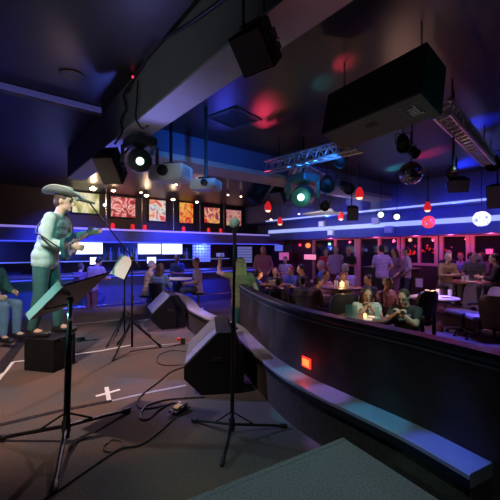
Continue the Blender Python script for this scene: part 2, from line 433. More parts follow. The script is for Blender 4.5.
def face_bits(J, root):
    c, f, u, s = J['head'], J['f'], J['u'], J['side']; R = Matrix((f, s, u)).transposed()
    for y in (-1, 1):
        MB().ball(c+R @ Vector((.083, .031*y, .008)), .0125).build('eye', M['eye'], root, smooth=True)
    MB().ball(c+R @ Vector((.092, 0, -.058)), (.008, .024, .009), R=R).build('mouth', M['lip'], root, smooth=True)
def person(label, loc, phi, key, skin='skin', shirt='cloth_grey', pants='cloth_black', hair='hair_brown', style='short', scale=1, face=False, shoes='black', group=None):
    d = POSES[key]; r = thing('person', label, 'person', loc, hd(phi), group, scale)
    mobj('body', d['body'], M[skin], r); mobj('shirt', d['shirt'], M[shirt], r); mobj('trousers', d['trousers'], M[pants], r)
    for k in 'lr': mobj('shoe', d['shoe'+k], M[shoes], r)
    if hair: mobj('hair', d['hair_'+style], M[hair], r)
    if face: face_bits(d['J'], r)
    return r
V = Vector
V1 = .016
pose('stand', joints(wl=(.12, .2, .93), wr=(.1, -.2, .92)), 1.5, V1)
pose('stand_drink', joints(wl=(.32, .10, 1.14), wr=(.08, -.22, .92), lean=3), .6, V1)
pose('stand_lean', joints(lean=24, wl=(.52, .14, 1.06), wr=(.52, -.14, 1.06), pitch=18), .6, V1)
pose('sit', joints(sit=.46, lean=8, wl=(.38, .10, .74), wr=(.38, -.12, .74)), .6, V1)
pose('sit_long', joints(sit=.46, lean=14, wl=(.40, .05, .76), wr=(.42, -.12, .74), pitch=4), 1.7, V1)
pose('stool', joints(sit=.72, lean=10, wl=(.40, .10, 1.02), wr=(.38, -.14, 1.02), foot=.25), 1.6, V1)
pose('stool_turn', joints(sit=.72, lean=4, wl=(.30, .12, .95), wr=(.22, -.2, .92), yaw=35, foot=.25), .6, V1)
# nearer figures, finer
pose('chin', joints(sit=.46, lean=12, wl=(.30, .035, 1.00), wr=(.30, -.035, 1.00), hl=(.6, .5, -1), hr=(.6, -.5, -1), pitch=6), .35, .0085, curl=1.0)
pose('clasp', joints(sit=.46, lean=16, wl=(.36, .03, .95), wr=(.36, -.03, .95), hl=(.4, .9, -1), hr=(.4, -.9, -1), pitch=12), .55, .0085, curl=.9)
pose('sit_near', joints(sit=.55, lean=4, wl=(.34, .14, .78), wr=(.3, -.16, .76)), 1.7, .010)
pose('phone', joints(lean=3, wl=(.30, .34, 1.66), wr=(.12, -.22, .95), hl=(.3, .8, -.6), pitch=-6), .4, .0085, curl=.9, hair=('long',))
pose('singer', joints(lean=17, wl=(.34, .50, 1.22), wr=(.32, -.10, 1.04), hl=(-.5, .4, -1), hr=(-1.5, -.5, .15), pitch=-4, step=.10), 1.75, .0085, curl=.8, hair=('short',))

# ============================================================ SETTING
# ---- shell: x = towards windows, y = towards bar
FZ, CZ = -.35, 3.35
X0, X1, Y0, Y1 = -6.0, 11.0, -5.0, 12.4
struct(MB().box(((X0+X1+4)/2, (Y0+Y1+2)/2, FZ-.05), (X1-X0+6, Y1-Y0+4, .1)), 'floor', M['floor'], 'dark carpeted audience floor below the stage')
struct(MB().box(((X0+X1)/2, (Y0+Y1)/2, CZ+.06), (X1-X0+.4, Y1-Y0+.4, .12)), 'ceiling', M['ceiling'], 'dark glossy painted ceiling over the club')
struct(MB().box(((X0+X1)/2, Y1+.1, (FZ+CZ)/2), (X1-X0+.4, .2, CZ-FZ)), 'wall_bar', M['wall_dark'], 'dark wall behind the bar')
struct(MB().box((X0-.1, (Y0+Y1)/2, (FZ+CZ)/2), (.2, Y1-Y0, CZ-FZ)), 'wall_left', M['wall_dark'], 'dark wall at the stage side')
struct(MB().box(((X0+X1)/2, Y0-.1, (FZ+CZ)/2), (X1-X0+.4, .2, CZ-FZ)), 'wall_back', M['wall_dark'], 'dark wall behind the stage')
# window wall: solid below sill / above head and the oxblood stretch near the corner
yc = on_x(312, 250, X1).y                   # where the glazing starts
struct(MB().box((X1+.1, (yc+Y1)/2, (FZ+CZ)/2), (.2, Y1-yc, CZ-FZ)), 'wall_right', M['wall_red'], 'oxblood red wall near the far corner')
zt = on_x(430, 234, X1).z
struct(MB().box((X1+.1, (Y0+yc)/2, (zt+CZ)/2), (.2, yc-Y0, CZ-zt)), 'wall_right_header', M['wall_dark'], 'dark wall above the window fronts')
# tier along the windows
TZ = -.05
struct(MB().box(((8.75+X1)/2, (Y0+Y1)/2, (FZ+TZ)/2), (X1-8.75, Y1-Y0, TZ-FZ)), 'floor_tier', M['floor'], 'raised carpeted tier along the windows')
# windows: posts pink-lit, glass, outside
def window(i, pxa, pxb, sill, mull=()):
    ya, yb = on_x(pxa, 250, X1).y, on_x(pxb, 250, X1).y
    y0, y1 = min(ya, yb), max(ya, yb)
    r = bpy.data.objects.new('window_%d' % i, None); C.objects.link(r); r.location = (X1+.05, (y0+y1)/2, 0); r['kind'] = 'structure'
    tag(r, 'tall dark window with a pink-lit frame, number %d from the far corner' % i, 'window')
    yo = (y0+y1)/2; w = .1; m = MB()
    m.box((0, y0-yo+w/2, (sill+zt)/2), (.14, w, zt-sill)); m.box((0, y1-yo-w/2, (sill+zt)/2), (.14, w, zt-sill))
    m.box((0, 0, zt-.05), (.138, y1-y0, .1)); m.box((0, 0, sill+.04), (.138, y1-y0, .08))
    for q in mull:
        yq = on_x(q, 250, X1).y-yo; m.box((0, yq, (sill+zt)/2), (.12, .08, zt-sill))
    m.build('window_frame', M['frame_pale'], r)
    MB().box((.02, 0, (sill+zt)/2), (.012, y1-y0-.1, zt-sill-.1)).build('window_pane', M['glass'], r)
    return r
window(1, 312.5, 357, TZ, (335,)); window(2, 357.5, 400, TZ, (379,)); window(3, 401, 438, .95, (419,)); window(4, 439.5, 470, TZ); window(5, 470.5, 520, TZ); window(6, 521, 640, TZ)
ya, yb = on_x(401, 250, X1).y, on_x(438, 250, X1).y
struct(MB().box((X1+.05, (ya+yb)/2, (TZ+.95)/2), (.12, ya-yb, .95-TZ)), 'wall_right_sill', M['wall_dark'], 'dark low wall under the third window')
struct(MB().box((X1+2.6, (Y0+Y1)/2, 1.4), (.2, Y1-Y0, 3.6)), 'wall_outside', M['wall_dark'], 'dark wall across the patio outside')
# fascia over the windows with its two LED lines
FXL = 10.0
zf0 = on_x(430, 235, FXL).z
struct(MB().box(((FXL+X1)/2, (Y0+Y1)/2, (zf0+2.62)/2), (X1-FXL, Y1-Y0, 2.62-zf0)), 'trim_1', M['fascia'], 'blue-lit fascia above the windows')
zl = 1.45+.80
o = MB().box((FXL-.02, (Y0+Y1-1.4)/2, zl), (.04, Y1-Y0-1.4, .14)).build('led_strip', M['led_bright']); tag(o, 'wide white-blue light strip running along the lower window fascia', 'light strip')
struct(MB().box(((9.3+X1)/2, (Y0+Y1)/2, (2.62+CZ)/2), (X1-9.3, Y1-Y0, CZ-2.62)), 'trim_2', M['fascia'], 'upper stepped fascia under the ceiling at the windows')
o = MB().box((9.3-.015, (Y0+Y1-2)/2, 2.50+.15), (.03, Y1-Y0-2, .05)).build('led_strip', M['led_bright']); tag(o, 'thin blue light line along the upper window fascia', 'light strip')

# ---- bar: soffit, counter, back
BY = 11.0
struct(MB().box((2.6, (BY+Y1)/2, 1.90), (17.2-.4, Y1-BY, .44)), 'trim_3', M['fascia'], 'blue-lit soffit over the bar')
struct(MB().box((2.6, 12.1, 2.72), (16.8, .56, 1.24)), 'wall_bar_upper', M['wall_dark'], 'dark wall above the bar soffit that carries the pictures')
o = MB().box((2.4, BY-.015, 2.10), (16.4, .03, .06)).build('led_strip', M['led_lilac']); tag(o, 'lilac light line along the top edge of the bar soffit', 'light strip')
o = MB().box((2.4, BY+.02-.03, 1.70), (16.4, .03, .03)).build('led_strip', M['led_deep']); tag(o, 'deep blue light line along the bottom edge of the bar soffit', 'light strip')
bar = thing('bar_counter', 'long bar counter with a dark top and blue-lit front', 'bar', (2.4, 10.35, FZ))
MB().box((0, 0, 1.08), (12.4, .66, .06), bev=.015).build('counter_top', M['bar_top'], bar)
MB().box((0, .06, .52), (12.3, .45, 1.04)).build('front_panel', M['bar_front'], bar)
MB().box((0, -.18, 1.02), (12.3, .03, .03)).build('glow_strip', M['led_deep'], bar)
MB().tube([(-6.1, -.28, .22), (6.1, -.28, .22)], .025).build('foot_rail', M['chrome'], bar, smooth=True)
bb = thing('back_bar_cabinet', 'dark back bar cabinet with bottle shelf behind the counter', 'cabinet', (2.4, 12.1, FZ))
MB().box((0, 0, .5), (12.4, .5, 1.0)).build('cabinet_body', M['wall_dark'], bb)
MB().box((0, 0, 1.02), (12.5, .56, .05)).build('counter_top', M['bar_top'], bb)
MB().box((0, .1, 1.42), (12.4, .28, .03)).build('bottle_shelf', M['blocks'], bb)

# ---- big ceiling beam along y, cross beam along x
struct(MB().box((1.45, 3.6, 1.40+.02+(CZ-1.42)/2+1.43-.0), (.30, 17, .01)), 'trim_4', M['beam']) if False else None
bz = 1.45+1.40
bm_ = thing('ceiling_beam', 'long deep grey ceiling beam running overhead from the stage towards the bar', 'beam', (1.45, 1.2, bz)); bm_['kind'] = 'structure'
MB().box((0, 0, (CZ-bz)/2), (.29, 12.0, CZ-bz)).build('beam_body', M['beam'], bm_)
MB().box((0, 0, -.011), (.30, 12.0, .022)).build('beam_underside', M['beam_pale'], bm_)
cz0 = 1.45+1.46
cb = thing('ceiling_beam', 'blue-lit cross beam under the ceiling in front of the bar', 'beam', (5.9, 5.25, cz0)); cb['kind'] = 'structure'
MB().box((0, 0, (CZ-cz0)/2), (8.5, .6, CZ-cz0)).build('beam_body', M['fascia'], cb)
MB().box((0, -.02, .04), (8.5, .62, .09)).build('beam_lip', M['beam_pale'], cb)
cb = thing('ceiling_beam', 'narrow lit batten crossing the dark ceiling left of the deep beam', 'beam', (-2.0, 4.75, CZ)); cb['kind'] = 'structure'
MB().box((0, 0, -.04), (6.55, .12, .08)).build('beam_body', M['beam'], cb)
MB().box((0, -.065, -.045), (6.5, .012, .07)).build('glow_strip', M['violet_glow'], cb)  # weak emission paints the violet light this face catches; no LED strip
# ceiling tile joints as thin battens
for k, (a, b) in enumerate((((1.65, 3.2), (9.2, 3.2)), ((1.65, 1.0), (9.2, 1.0)), ((1.65, 4.3), (9.2, 4.3)))):
    pass

# ---- stage
wallp = [(-.16, 5.15), (-.10, 4.75), (.09, 3.95), (.285, 3.30), (.49, 2.86), (.79, 2.40), (1.05, 2.02), (1.27, 1.62), (1.6, 1.1), (2.2, .4), (2.9, -.4)]
wallpath = spline([W(*p) for p in wallp], 8)
curbp = [(-2.75, 8.95), (-2.25, 8.6), (-1.72, 7.8), (-1.36, 6.9), (-1.16, 6.2), (-.93, 5.7), (-.62, 5.15), (-.36, 4.75), (-.20, 4.3), (-.07, 3.85), (.10, 3.33), (.29, 2.83), (.50, 2.48), (.72, 2.17), (.90, 1.90), (1.055, 1.60)]
curbpath = spline([W(*p) for p in curbp], 8)
edge = spline([W(*p) for p in curbp[:9]], 6)
poly = [W(-9.5, 6.2), W(-4.6, 8.1)]+edge+wallpath[16:]+[W(2.9, -2.6), W(-8, -2.6)]
mb = MB(); n = len(poly)
poly = [V((p.x, p.y, 0)) for p in poly]
mb.prism(poly, (0, 0, FZ))
st = struct(mb, 'floor_stage', M['carpet'], 'brown carpeted stage floor')
# parapet
bar_ = thing('stage_barrier', 'long curved dark low wall with a black cap rail along the stage front', 'barrier', wallpath[30].copy()); L0 = V((wallpath[30].x, wallpath[30].y, 0)); bar_.location = L0
wp = [p-L0 for p in wallpath]
# travel is towards the viewer, so "right of travel" is the stage side (left in the picture)
m = MB(); sweep(m, wp, [(0, FZ), (0, .875), (-.09, .875), (-.09, FZ)]); m.build('wall_panel', M['panel'], bar_, smooth=True)
m = MB(); sweep(m, wp, [(.012, .875), (.016, .88), (.016, .915), (.008, .925), (-.10, .925), (-.11, .915), (-.11, .875)]); m.build('cap_rail', M['cap'], bar_, smooth=True)
m = MB(); sweep(m, wp, [(.0, .845), (.010, .845), (.010, .858), (.0, .858)]); m.build('trim_strip', M['capedge'], bar_, smooth=True)
# step light on the parapet
sl = fl(320, 360, .485); 
best = min(range(len(wallpath)-1), key=lambda i: (wallpath[i].xy-sl.xy).length)
t = (wallpath[best+1]-wallpath[best-1]).normalized(); nrm = V((t.y, -t.x, 0)).normalized(); pc = wallpath[best]-L0+V((0, 0, .485))
R = Matrix((t, V((0, 0, 1)), nrm)).transposed()
m = MB().box(pc+nrm*.006, (.115, .09, .014), R, bev=.005); lo = m.build('step_light', M['redlamp'], bar_); lo['label'] = 'glowing red square step light'
MB().box(pc+nrm*.014, (.085, .06, .012), R, bev=.004).build('lamp_core', M['redlens'], lo)
point('step_glow', wallpath[best]+V((0, 0, .485))+nrm*.06, (1, .02, .01), .14, .03)
# ledge / curb
lg = thing('stage_ledge', 'low curved ledge with a pale laminate top running along the stage edge', 'ledge'); LG = V((0, 0, 0))
def wid(i):
    d = i/len(curbpath)
    return .30 if d < .4 else .24
m = MB(); sweep(m, curbpath, [(-.02, 0), (-.02, .30), (-.20, .30), (-.20, 0)]); m.build('ledge_body', M['ledge_front'], lg, smooth=True)
m = MB(); sweep(m, curbpath, [(.0, .30), (0, .365), (-.008, .372), (-.215, .372), (-.215, .30)]); m.build('ledge_top', M['ledge_top'], lg, smooth=True)
m = MB(); sweep(m, curbpath, [(.006, .30), (.006, .345), (-.004, .345), (-.004, .30)]); m.build('nosing', M['cap'], lg, smooth=True)
# riser at the lower right
ra, rb, rc = V((-.861, -.509)), V((.509, -.861)), V((.57, 2.04))
q = [rc, rc+ra*2.2, rc+ra*2.2+rb*1.1, rc+rb*1.1]
o = thing('stage_riser', 'grey carpeted stage block in the near right corner', 'riser', W(rc.x, rc.y))
m = MB(); P = [W(p.x, p.y)-W(rc.x, rc.y) for p in q]; m.prism([p+V((0, 0, .0)) for p in P], (0, 0, .30)); m.build('riser_top', M['riser_carpet'], o)
m = MB(); m.prism([P[0]*1.0+V((0, 0, .27)), P[1]+V((0, 0, .27)), P[1]+V((0, 0, .302)), P[0]+V((0, 0, .302))], (W(rb.x, rb.y)).normalized()*.03); m.build('edge_nosing', M['riser_carpet'], o)
# tape and seams
def strip(name, pts, w, m, label, cat='tape', z=.004):
    P = [fl(*p) for p in pts]; mb = MB(); sweep(mb, [V((p.x, p.y, 0)) for p in P], [(w/2, .0015), (w/2, z), (-w/2, z), (-w/2, .0015)])
    return tag(mb.build(name, m), label, cat)
strip('floor_tape', [(-6, 385), (13, 362)], .045, M['tape'], 'white tape line running off the left edge of the stage floor')
strip('floor_tape', [(13, 362), (55, 357.5), (100, 351), (132, 345)], .035, M['tape'], 'long white tape line across the stage behind the near music stand')
strip('floor_tape', [(72, 324.5), (98, 322), (122, 319.5)], .05, M['tape_grey'], 'far pale tape line near the front edge of the stage')
strip('floor_tape', [(128, 322), (140, 320.5), (153, 319)], .05, M['tape_grey'], 'short pale tape line beside the far wedge monitor')
strip('floor_tape', [(135, 348), (160, 345), (188, 343)], .03, M['tape_grey'], 'thin pale tape line between the two wedge monitors')
strip('floor_seam', [(-8, 427), (60, 411), (112, 401)], .055, M['tape_dark'], 'dark rough carpet seam crossing the stage in front of the white cross', 'seam')
strip('floor_tape', [(112, 401), (150, 392.5), (186, 385.5)], .035, M['tape_grey'], 'grey tape line leading to the near wedge monitor')
strip('floor_tape', [(-4, 374), (34, 326)], .14, M['tape_dark'], 'dark purple floor strip left of the near music stand')
o = MB(); 
for a, b, zz in (((96, 396.5), (120, 389.8), .0045), ((106.5, 387.5), (109, 400.5), .006)):
    A, B = fl(*a), fl(*b); A.z = B.z = 0; sweep(o, [A, B], [(.02, .0015), (.02, zz), (-.02, zz), (-.02, .0015)])
tag(o.build('floor_mark', M['tape']), 'white tape cross marking a spot on the stage floor', 'tape')

# ============================================================ STAGE GEAR
def tripod(root, z, feet, r=.012):
    for f in feet:
        m = MB(); m.tube([(0, 0, z), f], r, 8); g = m.build('leg', M['blackmetal'], root, smooth=True)
        f = V(f); u = (f-V((0, 0, z))).normalized(); mm = MB(); mm.capsule(f-u*.05, f+u*.005, r*1.5, r*1.6, 8); mm.build('rubber_foot', M['black'], g, smooth=True)
    m = MB()
    for f in feet: m.tube([V((0, 0, z+.10+.0)), V((0, 0, z)).lerp(V(f), .42)], r*.55, 6)
    return m
# near music stand (tray seen from below)
base = W(-1.38, 2.5)
ms = thing('music_stand', 'black music stand nearest the viewer on thick pole and tripod, tray tilted away', 'music stand', base)
feet = [fl(-2, 441)-base, fl(128, 412)-base, fl(54, 493)-base]
tripod(ms, .13, [f+V((0, 0, .02)) for f in feet], .015).build('brace', M['blackmetal'], ms, smooth=True)
ptop = at(70, 303, 2.5)-base
MB().tube([(0, 0, .04), ptop.lerp(V((0, 0, 0)), .22)], .024, 14).build('lower_tube', M['blackmetal'], ms, smooth=True)
MB().tube([ptop.lerp(V((0, 0, 0)), .3), ptop], .017, 12).build('upper_tube', M['blackmetal'], ms, smooth=True)
MB().lathe([(.028, 0), (.031, .01), (.031, .09), (.028, .10)], (0, 0, .08)).build('hub_collar', M['black'], ms, smooth=True)
c0 = ptop.lerp(V((0, 0, 0)), .26); ax = W(1, .1).normalized()
MB().tube([c0-ax*.06, c0+ax*.09], .008, 8).capsule(c0+ax*.07, c0+ax*.10, .015).build('clamp_knob', M['black'], ms, smooth=True)
MB().lathe([(.02, 0), (.021, .005), (.021, .06), (.02, .065)], ptop.lerp(V((0, 0, 0)), .1)-V((0, 0, .03))).build('collar', M['chrome'], ms, smooth=True)
def W3(X, d, z): return W(X, d, z)
q0, q1, q2 = at(30, 320, 2.5)-base, at(63.5, 286.5, 2.25)-base, at(110, 273, 2.6)-base
q = [q0, q1, q2, q0+q2-q1]; Lv = q1-q0; Pv = q2-q1; cen = (q0+q2)/2
n_ = Lv.cross(Pv).normalized()
if n_.z < 0: n_ = -n_
m = MB(); m.prism(q, n_*.012); m.build('tray', M['blackmetal'], ms)
lip = MB(); lip.prism([q[0], q[1], q[1]+n_*.055, q[0]+n_*.055], -Pv.normalized()*.008); lip.build('tray_lip', M['whitepl'], ms)
MB().tube([ptop, ptop+V((0, 0, .03)), cen-n_*.02], .014, 8).ball(ptop+V((0, 0, .02)), .028).build('tilt_joint', M['blackmetal'], ms, smooth=True)
a1 = ptop+V((0, 0, -.005)); MB().tube([a1, cen-Pv*.30-Lv*.12-n_*.03, cen-Pv*.40-Lv*.2-n_*.005], .009, 8).build('yoke_arm', M['chrome'], ms, smooth=True)

# central straight microphone stand
base = W(-.14, 2.58)
mc = thing('microphone_stand', 'straight black microphone stand at centre with a pale foam microphone on top', 'microphone stand', base)
feet = [fl(193, 422)-base, fl(285, 428)-base, fl(222, 466)-base]
tripod(mc, .10, [f+V((0, 0, .018)) for f in feet], .011).build('brace', M['blackmetal'], mc, smooth=True)
mt = at(234.5, 246, 2.58)-base
MB().tube([(0, 0, .05), mt.lerp(V((0, 0, 0)), .42)], .0155, 12).build('lower_tube', M['blackmetal'], mc, smooth=True)
MB().tube([mt.lerp(V((0, 0, 0)), .44), mt], .011, 12).build('upper_tube', M['blackmetal'], mc, smooth=True)
k0 = mt.lerp(V((0, 0, 0)), .43); MB().capsule(k0-V((0, 0, .035)), k0+V((0, 0, .03)), .021).build('clutch', M['black'], mc, smooth=True)
MB().ball(k0+W(.025, -.01), .012).build('clutch_knob', M['chrome'], mc, smooth=True)
MB().lathe([(.022, 0), (.024, .01), (.024, .08), (.02, .09)], (0, 0, .06)).build('hub_collar', M['black'], mc, smooth=True)
MB().tube([mt-V((0, 0, .005)), mt+V((0, 0, .05))], [.013, .017], 12).build('microphone_clip', M['black'], mc, smooth=True)
mic = thing('microphone', 'microphone with pale green foam windscreen standing upright on the centre stand', 'microphone', base+mt+V((0, 0, .04)))
MB().lathe([(.011, 0), (.014, .02), (.017, .09), (.022, .105)]).build('microphone_body', M['black'], mic, smooth=True)
MB().ball((0, 0, .138), (.041, .041, .046)).build('windscreen', M['foam'], mic, smooth=True)

# boom stand for the singer
base = fl(132, 351)
bs = thing('microphone_stand', 'black boom microphone stand reaching up left to the singer in the hat', 'microphone stand', base)
feet = [fl(113, 361)-base, fl(160, 347)-base, fl(118, 345)-base]
tripod(bs, .42, [f+V((0, 0, .018)) for f in feet], .012).build('brace', M['blackmetal'], bs, smooth=True)
cl = V((0, 0, 1.34))
MB().tube([(0, 0, .06), (0, 0, .78)], .016).build('lower_tube', M['blackmetal'], bs, smooth=True)
MB().tube([(0, 0, .75), cl], .011).build('upper_tube', M['blackmetal'], bs, smooth=True)
MB().capsule((0, 0, .73), (0, 0, .80), .021).build('clutch', M['black'], bs, smooth=True)
tip = at(89, 202, 4.15)-base; u = (tip-cl).normalized()
MB().tube([cl-u*.18, tip], .0095).build('boom_arm', M['blackmetal'], bs, smooth=True)
MB().capsule(cl-u*.20, cl-u*.12, .02).build('counterweight', M['black'], bs, smooth=True)
MB().ball(cl, .03).build('boom_joint', M['black'], bs, smooth=True)
mic = thing('microphone', 'dark handheld microphone on the boom tip at the singer mouth', 'microphone', base+tip)
u2 = (at(78, 199, 4.12)-base-tip).normalized()
MB().lathe([(.012, -.10), (.014, -.02), (.02, .06), (.021, .075)], R=frame(u2), c=u2*.03).build('microphone_body', M['black'], mic, smooth=True)
MB().ball(u2*.135, .032).build('grille_head', M['greypl'], mic, smooth=True)
MB().tube([u2*-.02, u2*.05], .019).build('microphone_clip', M['black'], mic, smooth=True)

# far music stand with sheets
base = fl(124.5, 339)
fs = thing('music_stand', 'thin black music stand behind the boom stand holding white sheets', 'music stand', base)
feet = [fl(107, 347)-base, fl(150, 337)-base, fl(118, 332)-base]
tripod(fs, .40, [f+V((0, 0, .018)) for f in feet], .011).build('brace', M['blackmetal'], fs, smooth=True)
MB().tube([(0, 0, .05), (0, 0, 1.25)], .013).build('pole', M['blackmetal'], fs, smooth=True)
D = (-base.z); dd = 5.35
q = [at(110, 274, dd), at(124, 279.5, dd-.25), at(134, 259, dd-.12), at(121, 254, dd+.12)]; q = [p-base for p in q]
n_ = (q[1]-q[0]).cross(q[3]-q[0]).normalized()
m = MB(); m.prism([p-n_*.03 for p in q], n_*.012); m.tube([(0, 0, 1.24), (q[0]+q[2])/2-n_*.02], .012, 8); m.build('tray', M['blackmetal'], fs)
for k, (a, b) in enumerate(((0, 0), (.03, .012))):
    off = (q[1]-q[0])*a+n_*(.0+.008*k)
    o = MB(); o.prism([p+base+off for p in q], n_*.003); tag(o.build('music_sheet', M['paper']), ['white printed sheet lying on the far music stand', 'second white sheet on the far music stand, slid towards the viewer'][k], 'paper')

# wedge monitors
def wedge(name, origin, ex, width, label):
    r = thing(name, label, 'monitor speaker', origin, math.atan2(ex.y, ex.x))
    # local x along the side panel (lip -> back), y across the width
    pr = [(.0, .17), (.0, .285), (.335, .615), (.475, .615), (.60, .40), (.60, .03), (.56, 0), (.17, 0)]
    m = MB(); m.prism([(x, 0, z) for x, z in pr], (0, width, 0)); m.build('cabinet', M['cabinet'], r)
    a, b = V((.0, 0, .285)), V((.335, 0, .615)); u = (b-a).normalized(); nn = V((-u.z, 0, u.x))
    g = MB(); p = [a+u*.02+V((0, .02, 0))+nn*.001, b-u*.012+V((0, .02, 0))+nn*.001, b-u*.012+V((0, width-.02, 0))+nn*.001, a+u*.02+V((0, width-.02, 0))+nn*.001]
    g.prism(p, nn*.012); g.build('grille', M['grille_pale'], r)
    for y in (.0, width): MB().box((.33, y, .35), (.10, .012, .045), bev=.005).build('handle', M['black'], r)
    for x in (.2, .5):
        for y in (.05, width-.05): MB().lathe([(.015, -.002), (.017, .012)], (x, y, 0), 10).build('rubber_foot', M['black'], r)
    m = MB().box((.602, width*.5, .25), (.01, .12, .16)); m.build('connector_panel', M['greypl'], r)
    return r
wedge('wedge_monitor', W(-.655, 3.30), W(.99, .13)-W(0, 0), .85, 'large wedge floor monitor at centre stage right behind the microphone stand')
wedge('wedge_monitor', W(-1.76, 5.98), W(.92, .40)-W(0, 0), .80, 'far wedge floor monitor near the stage edge beside the curved ledge')

# DI box, cables, red plugs
p0 = fl(178, 412); a = hd(62)
di = thing('foot_switch', 'small yellow and black effects box on the stage floor', 'effects box', p0, a)
m = MB(); m.prism([(-.07, -.045, 0), (.07, -.045, 0), (.07, -.045, .055), (-.07, -.045, .035)], (0, .09, 0)); m.build('case', M['black'], di)
MB().box((-.005, 0, .051), (.075, .06, .014), Matrix.Rotation(-.14, 3, 'Y'), bev=.004).build('yellow_face', M['yellow'], di)
MB().lathe([(.009, 0), (.009, .015)], (.05, .02, .052), 12).build('knob', M['chrome'], di)
m = MB()
for s_ in (-1, 1): m.capsule((s_*.07, 0, .022), (s_*.12, 0, .02), .012)
m.build('jack_plug', M['chrome'], di, smooth=True)
def cable(pts, label, r=.008, z=.009):
    P = spline([V((*fl(*p).xy, z)) for p in pts], 10); m = MB(); m.tube(P, r, 8); return tag(m.build('cable', M['cable'], smooth=True), label, 'cable')
cable([(175, 418), (160, 432), (140, 446), (120, 450), (95, 466), (55, 494), (40, 503)], 'black cable running from the effects box to the near left corner')
cable([(181, 405), (172, 404), (160, 410), (148, 420), (140, 418), (146, 407), (164, 401), (185, 399), (205, 398)], 'black cable looping from the effects box to the near wedge')
cable([(190, 366), (172, 372), (158, 383), (146, 392), (137, 402), (141, 409), (156, 408), (168, 405)], 'black cable curving left of the near wedge monitor')
cable([(185, 352), (172, 351), (160, 355), (157, 362), (166, 366), (186, 365)], 'thin black cable loop beside the near wedge lip', .006)
cable([(104, 447), (112, 441), (121, 443), (122, 449), (113, 453), (105, 452), (104, 447)], 'small coil of black cable right of the near music stand', .005)
cable([(130, 352), (150, 349), (170, 347), (183, 344)], 'black microphone cable from the boom stand to the red plug', .007)
cable([(40, 352), (60, 347), (78, 342), (98, 340)], 'black cable from the dark box past the near music stand', .007)
p0 = fl(181, 343.5); rp = thing('stage_box', 'small floor plug box with a red cap left of the near wedge', 'connector box', p0, hd(10))
MB().box((.03, -.02, .05), (.07, .09, .10), bev=.008).build('case', M['black'], rp)
MB().capsule((-.045, 0, .07), (.0, 0, .07), .026).build('red_plug', M['redpl'], rp, smooth=True)
o = MB().box(at(246, 338, 4.25), (.05, .035, .03), bev=.008).build('marker_light', M['redled']); tag(o, 'tiny red light on the ledge top beside the wedge', 'light')

# singer, riser, guitar
rb_ = thing('stage_box', 'low black box riser under the singer', 'riser', W(-2.48, 4.14), hd(-12))
MB().box((0, 0, .19), (.42, .36, .38), bev=.01).build('box_body', M['cabinet'], rb_)
MB().box((0, 0, .385), (.43, .37, .014), bev=.005).build('box_top', M['black'], rb_)
SG = W(-2.53, 4.12, .393); sph = 8; ss = 1.06
sg = person('singer in a pale hat and white shirt at the boom microphone with a teal guitar', SG, sph, 'singer', 'skin', 'cloth_white', 'cloth_teal', 'hair_brown', scale=ss, face=True)
J = POSES['singer']['J']; c, f, u, s_ = J['head'], J['f'], J['u'], J['side']
Rh = Matrix((f, s_, u)).transposed()
hat = thing('cowboy_hat', 'pale felt cowboy hat on the singer head', 'hat'); hat.parent = None
hc = SG+Matrix.Rotation(hd(sph), 3, 'Z') @ ((c+u*.075)*ss); hat.location = hc; hat.rotation_euler = (0, math.radians(5), hd(sph)); hat.rotation_euler = (Matrix.Rotation(hd(sph), 3, 'Z') @ Matrix.Rotation(math.radians(9), 3, 'Y')).to_euler()
m = MB(); vs = []; n = 36; rings = [(.092, .085, 0), (.15, .14, -.004), (.205, .185, 0), (.25, .22, .008)]
for t_ in (0, .008):
    for a, b, z in rings:
        for k in range(n):
            q = 2*PI*k/n; curl = .075*(abs(math.sin(q))**2)*((a-.092)/.158)**1.5
            vs.append((a*math.cos(q), b*math.sin(q), z+curl+t_-.03*(abs(math.cos(q))**3)*((a-.092)/.158)))
fsx = []; nr = len(rings)
for i in range(nr-1):
    for k in range(n):
        k2 = (k+1) % n; fsx.append((i*n+k, (i+1)*n+k, (i+1)*n+k2, i*n+k2)); o_ = nr*n; fsx.append((o_+i*n+k2, o_+(i+1)*n+k2, o_+(i+1)*n+k, o_+i*n+k))
for k in range(n):
    k2 = (k+1) % n; e_ = (nr-1)*n; fsx.append((e_+k, nr*n+e_+k, nr*n+e_+k2, e_+k2)); fsx.append((k2, nr*n+k2, nr*n+k, k))
m.add(vs, fsx); m.build('brim', M['hat'], hat, smooth=True)
m = MB(); vs = []; 
prof = [(1.0, 0), (.98, .04), (.93, .08), (.84, .105), (.6, .112), (.3, .095), (.05, .085)]
for a, z in prof:
    for k in range(n):
        q = 2*PI*k/n; pin = 1-.22*max(0, math.cos(q))*(z/.11)
        vs.append((.1*a*math.cos(q), .086*a*pin*math.sin(q), z))
fsx = [(i*n+k, i*n+(k+1) % n, (i+1)*n+(k+1) % n, (i+1)*n+k) for i in range(len(prof)-1) for k in range(n)]+[tuple((len(prof)-1)*n+k for k in range(n))]
m.add(vs, fsx); m.build('crown', M['hat'], hat, smooth=True)
m = MB(); m.lathe([(.1005, .003), (.1015, .006), (.101, .026), (.099, .028)], n=n); o = m.build('hat_band', M['black'], hat, smooth=True); o.scale = (1, .87, 1)
